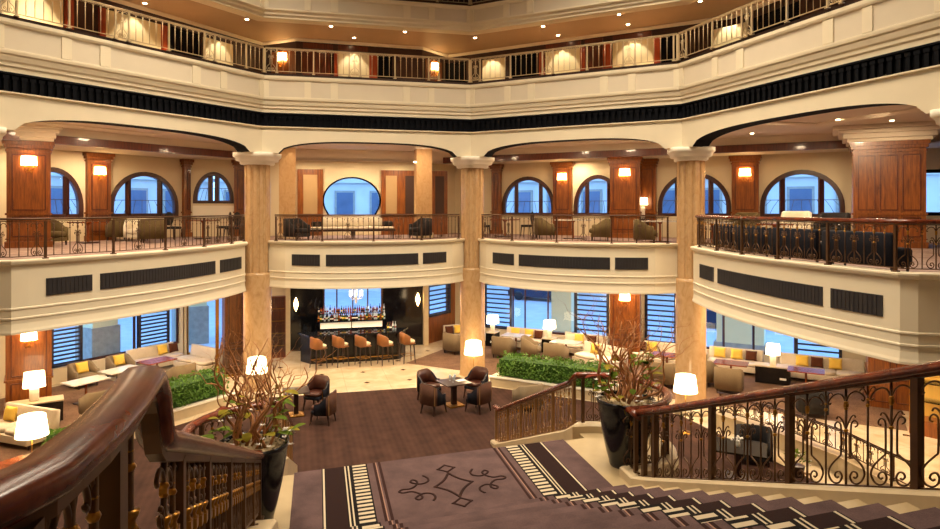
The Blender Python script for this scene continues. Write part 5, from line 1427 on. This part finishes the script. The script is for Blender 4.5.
# left lounge
def wallL(px,off): s,p=RL(px); q=p-nL*off; return Vector((q.x,q.y,zc))
so(sofa2,'long oatmeal sofa under the windows at left',wallL(141,1.0),wl,[(.33,'yellow cushion on the long left sofa')],[(.8,'brown cushion on the long left sofa')])
loc=pl(198,24.8,zc); so(sofa2,'oatmeal corner sofa in front of the entrance glazing',loc,face((-.55,-.83)))
loc=wallL(65,1.15); tub.at('taupe armchair beside the far left blind, yellow cushion on it',loc,wl,'taupe armchairs'); put_cush(cy,'yellow cushion on the armchair beside the far left blind',loc,wl,0,GY,.02,.3,.45)
loc=wallL(102,1.15); tub.at('taupe armchair under the left window, yellow cushion on it',loc,wl,'taupe armchairs'); put_cush(cy,'yellow cushion on the armchair under the left window',loc,wl,0,GY,.02,.3,.45)
tub.at('taupe armchair seen from behind above the left hedge',pl(181,22.5,zc),face((-.8,.6)),'taupe armchairs'); tub.at('taupe armchair half hidden by the near mahogany handrail',pl(97,19.3,zc),face((-.8,.6)),'taupe armchairs')
for px,Y,proto,lb in ((86,20.6,tb_pale,'pale topped table at left beside the far left blind'),(121,22.0,tb_pale,'pale topped table in front of the long left sofa'),(157,23.3,tb,'red wood table at the right end of the long left sofa')): proto.at(lb,pl(px,Y,zc),wl,'lounge tables')
loc=pl(17,17.2,zc); so(sofa2,'oatmeal sofa at the left edge behind the wide lit lamp',loc,face((-.35,-.94)),[(-.45,'yellow cushion at the left edge of the lounge')])
p=pl(36,18.75,zc); console('black console with a big lamp in front of the far left pier',p,rzPL,1.3); o=tl.at('big lit table lamp in front of the far left pier',(p.x-.05,p.y,p.z+.62),rzPL,'table lamps'); o.scale=(1.2,1.2,1.1)
tb.at('red wood table at the left edge beside the wide lit lamp',pl(3,13.7,zc),wl,'lounge tables')
# table and chair beyond the right stairs
p=pl(738,14.9); t=thing('lobby_table','dark low table with white flowers seen through the right stair railing','table',p,R(-25)); MB().box((0,0,.70),(1.2,.95,.04)).build('table_top',M['dark_top'],t,bevel=.008); MB().box((0,0,.35),(.15,.15,.66)).build('pedestal',M['dark_wood'],t); MB().box((0,0,.025),(.6,.5,.05)).build('foot',M['dark_wood'],t)
fv=thing('flower_vase','small vase of white flowers on the dark table beyond the right railing','flowers',(p.x,p.y,.72)); MB().lathe([(.04,0),(.05,.06),(.03,.12),(.035,.14)],12).build('vase',M['white_ceramic'],fv); fb=MB(); rr_=random.Random(3)
for k in range(22): fb.ball((rr_.gauss(0,.05),rr_.gauss(0,.05),.19+rr_.gauss(0,.03)),.022,6)
fb.build('blossom',M['petal'],fv)
tub_dark.at('dark armchair at the low table beyond the right stair railing',pl(754,15.85),face((-.35,-.95)),'dark armchairs')
pp=pl(797,15.0); pt=thing('potted_plant','small leafy plant with white flowers on the floor beyond the right railing','potted plant',pp); MB().lathe([(.12,0),(.17,.25),(.16,.26),(.0,.24)],16).build('pot',M['dark_wood'],pt); fb=MB(); lf=MB()
for k in range(60):
    a=rr_.uniform(0,6.28); q=rr_.uniform(.02,.22); P=Vector((q*math.cos(a),q*math.sin(a),.28+rr_.uniform(0,.25))); d=Vector((math.cos(a),math.sin(a),.6)); s=.09; w=Vector((-math.sin(a),math.cos(a),0))*.03; lf.add([P,P+d*s*.5+w,P+d*s,P+d*s*.5-w],[(0,1,2,3)])
    if k%4==0: fb.ball(P+d*.08,.02,6)
lf.build('foliage',M['leaf'],pt,fix=False); fb.build('blossom',M['petal'],pt)
# gold lit showcase at the right edge
p=pl(941,17.6); vc=thing('showcase','golden lit glass showcase at the right edge of the lobby','showcase',p,face((-.75,-.65))); MB().box((0,.3,1.3),(1.3,.05,2.6)).build('back_panel',M['showcase_light_tint'],vc); MB().box((0,0,.2),(1.3,.6,.4)).build('base',M['cherry'],vc)
for z in (.9,1.4,1.9): MB().box((0,.02,z),(1.2,.5,.02)).build('shelf',M['glass'],vc)
for x in (-.62,.62): MB().box((x,-.27,1.5),(.06,.06,2.2)).build('post',M['brass'],vc)
MB().box((0,0,2.62),(1.3,.6,.05)).build('top',M['brass'],vc); MB().box((0,.24,2.56),(1.1,.03,.03)).build('light_strip',M['bulb'],vc)

# ---- mezzanine furniture
zm=ZM
def mz(px,Y): return pl(px,Y,zm)
GT='mezzanine armchairs'
tub_olive.at('olive armchair beside the far left mezzanine pier',mz(51,20.9),face((.8,-.3)),GT); tub_olive.at('olive armchair with white pillow between the left arched windows',mz(120,24.0),face((-.7,.5)),GT)
tub_ivory.at('ivory armchair under the full left arched window',mz(137,23.6),face((.3,-.9)),GT)
tub_olive.at('olive armchair behind the railing right of the ivory one at left',mz(152,22.6),face((-.5,.8)),GT)
tbm=Proto(lounge_table(1.0,.7,.72,'table_wood','mezzanine_table'))
tbm.at('wood table behind the railing beside the far left mezzanine pier',mz(88,22.2),wl,'mezzanine tables')
for px,Y,f,lb in ((174,24.6,(.6,-.2),'round-back chair left of the mezzanine table by the half-round window'),(224,25.3,(-.9,-.1),'round-back chair right of the mezzanine table by the half-round window'),(232,24.2,(-.9,.3),'round-back chair nearest the column left of the bar')): rbc.at(lb,mz(px,Y),face(f),'round-back chairs')
tbm.at('wood table in front of the narrow half-round window',mz(203,25.2),0,'mezzanine tables')
# middle bay: tufted bench sofa and two dark chairs
loc=mz(353,25.4); bs=thing('bench_sofa','long ivory tufted bench sofa below the round window','sofa',loc,rzM)
b=MB(); b.box((0,0,.33),(3.2,.72,.08)); b.build('seat_frame',M['dark_wood'],bs,bevel=.01); b=MB(); soft_box(b,(0,0,.37),(3.15,.72,.09),.03); b.build('seat_cushion',M['ivory'],bs)
for k in range(5):
    b=MB(); soft_box(b,(-.92+.46*k,.27,.46),(.455,.17,.36),.05); b.build('back_cushion',M['ivory'],bs)
for sx in (-1,1):
    b=MB(); soft_box(b,(sx*1.36,.22,.46),(.40,.22,.20),.05); b.build('bolster',M['charcoal_fabric'],bs)
for x in (-1.5,-.05,.05,1.5):
    for sy in (-1,1): leg_mesh(.30).build('leg',M['dark_wood'],bs,(x,sy*.28,0))
tub_dark.at('dark armchair at the left end of the bench sofa',mz(297,24.2),face((.8,-.5)),GT); tub_dark.at('dark armchair at the right end of the bench sofa',mz(420,25.2),face((-.8,-.5)),GT)
# right-middle bay
for px,Y,f,lb in ((484,26.9,(.9,-.2),'round-back chair just right of the middle column on the mezzanine'),(527,27.2,(-.9,-.2),'round-back chair under the first arched window right of the middle column')): rbc.at(lb,mz(px,Y),face(f),'round-back chairs')
tbm.at('wood table under the first arched window right of the middle column',mz(505,27.0),wr,'mezzanine tables')
tub_olive.at('olive armchair under the pilaster right of the first arched window',mz(545,25.6),face((.9,.1)),GT); tub_olive.at('olive armchair in front of the pier-side arched window',mz(600,24.0),face((-.9,.2)),GT)
tbw=Proto(lounge_table(1.25,.7,.74,'pale_top','mezzanine_table')); tbw.at('white topped table left of the mezzanine pier with sconce',mz(573,25.2),wr,'mezzanine tables'); tbw.at('white topped table right of the mezzanine pier with sconce',mz(660,22.9),wr,'mezzanine tables')
tub_olive.at('olive armchair just right of the mezzanine pier with sconce',mz(645,22.0),face((.9,-.2)),GT)
# near right bay
tbw.at('white topped table just right of the right marble column',mz(712,20.6),wr,'mezzanine tables'); tub_olive.at('olive armchair under the pilaster right of the right column',mz(742,21.0),face((-.8,-.4)),GT).scale=(1.1,1.1,1.3)
tub_ivory.at('ivory armchair in front of the widest arched window',mz(796,21.4),wr,GT).scale=(1.1,1.1,1.35); tub_dark.at('dark armchair with ivory throw left of the massive right pier',mz(832,20.4),face((-.7,-.6)),GT).scale=(1.1,1.1,1.3); tbm.at('wood table in front of the widest arched window',mz(775,19.4),wr,'mezzanine tables')
def dark_bench(L):
    r=thing('upholstered_bench','x','bench'); b=MB(); soft_box(b,(0,0,.12),(L,.55,.34),.05); b.build('seat',M['navy_velvet'],r); 
    b=MB(); soft_box(b,(0,.25,.12),(L,.16,.62),.04); b.build('backrest',M['navy_velvet'],r)
    for sx in (-1,1):
        for sy in (-1,1): leg_mesh(.13).build('leg',M['dark_wood'],r,(sx*(L/2-.1),sy*.18,0))
    return r
f,L,cum=along(BAY[3]); bp=Proto(dark_bench(1.6))
for k,(s,lb) in enumerate(((1.9,'navy bench behind the near right railing, next to the right column'),(3.75,'navy bench behind the near right railing, second from the right column'),(5.6,'navy bench behind the near right railing, third from the right column'),(7.45,'navy bench behind the near right railing, in front of the massive pier'))):
    p,t=f(s); m=Vector((t.y,-t.x)); q=p-m*.95; bp.at(lb,(q.x,q.y,zm),math.atan2(t.y,t.x)+PI,'navy benches')

sconce('warm lit sconce on the gallery wall left of the first lit door above the bar',wall_at(283)[0],11.62,Vector((wall_at(283)[1].y,-wall_at(283)[1].x)))
sconce('warm lit sconce on the gallery wall near the middle corner',wall_at(434)[0],11.62,Vector((wall_at(434)[1].y,-wall_at(434)[1].x)))
# ---- downlights set in the gallery and mezzanine ceilings
dl=MB(); dl.lathe([(.085,0),(.085,-.012),(.06,-.014)],16,mat=0); dl.lathe([(.062,-.013),(.05,-.022),(.03,-.028),(0,-.03)],16,mat=1); dme=dl.mesh('downlight',[M['white_ceramic'],M['bulb']])
GALD=[(247,19),(145,3),(331,26),(354,37.5),(405,31.5),(475,37.5),(543,26),(558,35),(619,14),(628,24),(700,1)]
for k,(px,py) in enumerate(GALD):
    p=G(px,py,12.25); o=put('downlight',dme,None,(p.x,p.y,12.25)); tag(o,'small recessed downlight in the tan gallery ceiling, number %s from the left'%['two','one','three','four','five','six','seven','eight','nine','ten','eleven'][k],'downlight','gallery ceiling downlights')
MZD=[(125,130.5,8.60),(205,143,8.60),(196,146,8.60),(560,143,8.60),(724,141.5,8.60),(752,133,8.60),(800,139,8.60),(838,119,8.60),(892,120,8.60),(828,156,8.02)]
wd=['over the left balcony, leftmost','over the left balcony, rightmost of its close pair','over the left balcony, left one of its close pair','over the balcony right of the middle column','just right of the right marble column','over the near right balcony, second from the right column','over the near right balcony, third from the right column','over the near right balcony, near its arch top','nearest the massive right pier','over the widest arched window']
for k,(px,py,z) in enumerate(MZD):
    p=G(px,py,z); o=put('downlight',dme,None,(p.x,p.y,z)); tag(o,'small recessed mezzanine downlight '+wd[k],'downlight','mezzanine ceiling downlights')

# ------------------------------------------------------------------ outside
gp=MB().prism([(-70,-10),(-70,80),(70,80),(70,-10)],-.35,-.205); struct(gp.build('street',M['street']),'pale street paving outside the windows','street')
def building(label,P0,dd,nn,L,h,z0=-.2,bayw=2.6,floors=(0.9,5.2,8.8,12.4)):
    rz=math.atan2(dd.y,dd.x); r=thing('street_building',label,'building',(P0.x,P0.y,z0),rz); MB().box((L/2,3,h/2),(L,6,h)).build('facade',M['ext_wall'],r)
    k=MB()
    for z in (4.6,8.3,11.9,h-.2): k.box((L/2,-.1,z),(L,.3,.25))
    k.build('cornice',M['ext_wall'],r); n=int(L/bayw)
    fm=MB().box((0,0,1.15),(1.5,.16,2.5)).mesh('window',[M['ext_stone']]); gm=MB().box((0,-.09,1.15),(1.2,.04,2.2)).mesh('pane',[M['ext_dark']])
    for z in floors:
        for i in range(n):
            w=put('window',fm,r,(bayw*(i+.5),-.02,z)); put('pane',gm,w)
    return r
building('pale stone house across the street at left',Vector((-33,24)),Vector((.51,.86)).normalized(),None,28,14)
building('pale stone house across the street behind the bar',Vector((-18.2,47.2)),Vector((.97,.25)).normalized(),None,19,14)
building('pale stone house across the street at right',Vector((.5,50.3)),Vector((.878,-.479)).normalized(),None,38,14)
def ext_pillar(label,px,Y,w,hb=1.6,rz=0,d=None):
    p=pl(px,Y); r=thing('street_pillar',label,'pillar',(p.x,p.y,-.205),rz); MB().box((0,0,hb/2),(w*1.12,(d or w)*1.12,hb)).build('base',M['ext_stone'],r); MB().box((0,0,hb+1.6),(w,d or w,3.2)).build('shaft',M['ext_cream'],r)
ext_pillar('cream pillar on grey base outside the left lounge window',98,25.6,1.0,1.75,R(60)); ext_pillar('cream pillar on grey base outside the entrance glazing',190,31.0,1.3,1.75,R(30)); ext_pillar('cream pillar outside the window left of the lounge wood pier',565,31.5,1.0,.5,R(-29)); ext_pillar('broad pale wall block outside the window right of the right column',741,28.6,1.9,.5,R(-29),.8)
def parked_car(label,p,rz):
    r=thing('parked_car',label,'car',(p[0],p[1],-.205),rz); b=MB(); prof=[(-2.1,.25),(-2.15,.6),(-1.9,.8),(-1.1,.88),(-.6,1.35),(.7,1.38),(1.3,.92),(2.0,.8),(2.15,.55),(2.1,.25)]
    n=len(prof); vs=[(x,-.85,z) for x,z in prof]+[(x,.85,z) for x,z in prof]; b.add(vs,[tuple(range(n)),tuple(range(2*n-1,n-1,-1))]+[(i,i+n,(i+1)%n+n,(i+1)%n) for i in range(n)]); b.build('body',M['car'],r,bevel=.06)
    for x in (-1.3,1.3):
        for y in (-.8,.8): MB().lathe([(.32,-.1),(.32,.1),(.2,.11),(0,.11)],18).build('wheel',M['black'],r,(x,y,.32)).rotation_euler=(R(90),0,0)
    w=MB(); w.box((.05,0,1.12),(1.5,1.72,.34)); w.build('window_glass',M['ext_dark'],r)
parked_car('dark car parked outside the window right of the middle column',pl(541,45.3),R(-29))
parked_car('dark car parked outside behind the right marble column',pl(719,35),R(-29))

# ------------------------------------------------------------------ lights
WARM=(1.0,.74,.46); SOFT=(1.0,.84,.62)
def area(name,loc,size,power,col=WARM,rot=(0,0,0),shape='DISK',spread=180):
    l=bpy.data.lights.new(name,'AREA'); l.shape=shape; l.size=size; l.energy=power; l.color=col; l.spread=R(spread); o=bpy.data.objects.new(name,l); COL.objects.link(o); o.location=loc; o.rotation_euler=rot; return o
def spot(name,loc,power,ang=80,blend=.5,col=WARM,target=None,r=.05):
    l=bpy.data.lights.new(name,'SPOT'); l.energy=power; l.color=col; l.spot_size=R(ang); l.spot_blend=blend; l.shadow_soft_size=r; o=bpy.data.objects.new(name,l); COL.objects.link(o); o.location=loc
    if target is not None: o.rotation_euler=(Vector(target)-Vector(loc)).to_track_quat('-Z','Y').to_euler()
    return o
def point(name,loc,power,col=WARM,r=.12):
    l=bpy.data.lights.new(name,'POINT'); l.energy=power; l.color=col; l.shadow_soft_size=r; o=bpy.data.objects.new(name,l); COL.objects.link(o); o.location=loc; return o
K=1.0
# unseen fill lights added high over the atrium for ambient brightness
for x,y in ((-4,10),(2,10),(-1,15),(-6,16),(4,16)): area('atrium_fill_light',(x,y,16.9),2.5,585*K,SOFT,spread=118)
# gallery downlights washing the doors
for x in (30,132,217,353,493,563,634,730):
    p,t=wall_at(x); n=Vector((t.y,-t.x)); a=p+n*.55; spot('gallery_downlight',(a.x,a.y,12.22),75*K,70,.12,SOFT,(p.x+n.x*.1,p.y+n.y*.1,10.6))
for k in range(4):
    a,bb,t,n,L=side_frame(k)
    for q in (.25,.75): p=a+t*(L*q)-n*1.3; area('gallery_ceiling_lamp',(p.x,p.y,12.2),.3,52*K,spread=95)
# mezzanine: over each bay and along the windows
for k in range(4):
    a,bb,t,n,L=side_frame(k)
    for q in (.22,.5,.78):
        p=a+t*(L*q)-n*2.2; area('mezzanine_ceiling_lamp',(p.x,p.y,8.54),.35,(75 if k==1 else 125)*K)
        p=a+t*(L*q)-n*(6.3 if k!=1 else 5.6)
        if not (k==2 and q>.7) and k!=3: area('mezzanine_perimeter_light',(p.x,p.y,8.06),.3,62*K)
for px in (331,345,359,373):
    s,p=RM(px); a=p-nM*.28; spot('window_downlight',(a.x,a.y,8.54),85*K,48,.3,SOFT,(p.x-nM.x*.1,p.y-nM.y*.1,6.6))
for px,Y in ((287.5,25.6),(423,26.3)):
    a=pl(px,Y-.75); spot('pillar_downlight',(a.x,a.y+.3,8.54),20*K,50,.3,WARM,(a.x,a.y+.5,6))
spot('pier_fill_spot',tuple(pl(872,16.2,8.54)),520*K,62,.6,WARM,tuple(pl(886,19.6,6.4))); area('mezzanine_perimeter_light',tuple(pl(803,21.8,8.06)),.3,80*K)  # added spot brightens the massive pier, added area light the dim wall beside
# lounge under the mezzanine
for k in range(4):
    a,bb,t,n,L=side_frame(k)
    for q in (.1,.37,.63,.9):
        for o_ in ((1.3,3.2,5.2) if k in (0,2) else (1.3,3.4)):
            p=a+t*(L*q)-n*o_; area('lounge_ceiling_lamp',(p.x,p.y,3.57),.3,60*K,WARM)
for p in (pl(325,27.2),pl(360,27.5),pl(395,28.0)): spot('bar_downlight',(p.x,p.y,3.55),60*K,70,.5,SOFT,(p.x,p.y,0))
point('showcase_lamp',tuple(pl(938,17.3,2.2)),60*K)
for px in (29,): pass
# world: blue dusk
w=bpy.data.worlds.new('blue_dusk'); SC.world=w; w.use_nodes=True; nt=w.node_tree; bg=nt.nodes['Background']
tc=nt.nodes.new('ShaderNodeTexCoord'); sx=nt.nodes.new('ShaderNodeSeparateXYZ'); cr=nt.nodes.new('ShaderNodeValToRGB'); nt.links.new(tc.outputs['Generated'],sx.inputs[0]); nt.links.new(sx.outputs[2],cr.inputs[0])
cr.color_ramp.elements[0].position=0; cr.color_ramp.elements[0].color=(.28,.54,1.0,1); cr.color_ramp.elements[1].position=.8; cr.color_ramp.elements[1].color=(.20,.44,.98,1)
nt.links.new(cr.outputs[0],bg.inputs[0]); bg.inputs[1].default_value=4.8

# ------------------------------------------------------------------ camera and colour
cam=bpy.data.cameras.new('camera'); co=bpy.data.objects.new('camera',cam); COL.objects.link(co); co.location=(0,0,H); co.rotation_euler=(PI/2,0,0)
cam.sensor_width=36; cam.lens=F/940*36; cam.shift_x=0; cam.shift_y=(HZ-264.5)/940; cam.clip_start=.05; cam.clip_end=300; SC.camera=co
SC.view_settings.view_transform='Standard'; SC.view_settings.look='None'; SC.view_settings.gamma=1; SC.view_settings.use_curve_mapping=False; SC.view_settings.exposure=0.0
try: SC.cycles.use_denoising=True; SC.cycles.max_bounces=8; SC.cycles.sample_clamp_indirect=6
except Exception: pass
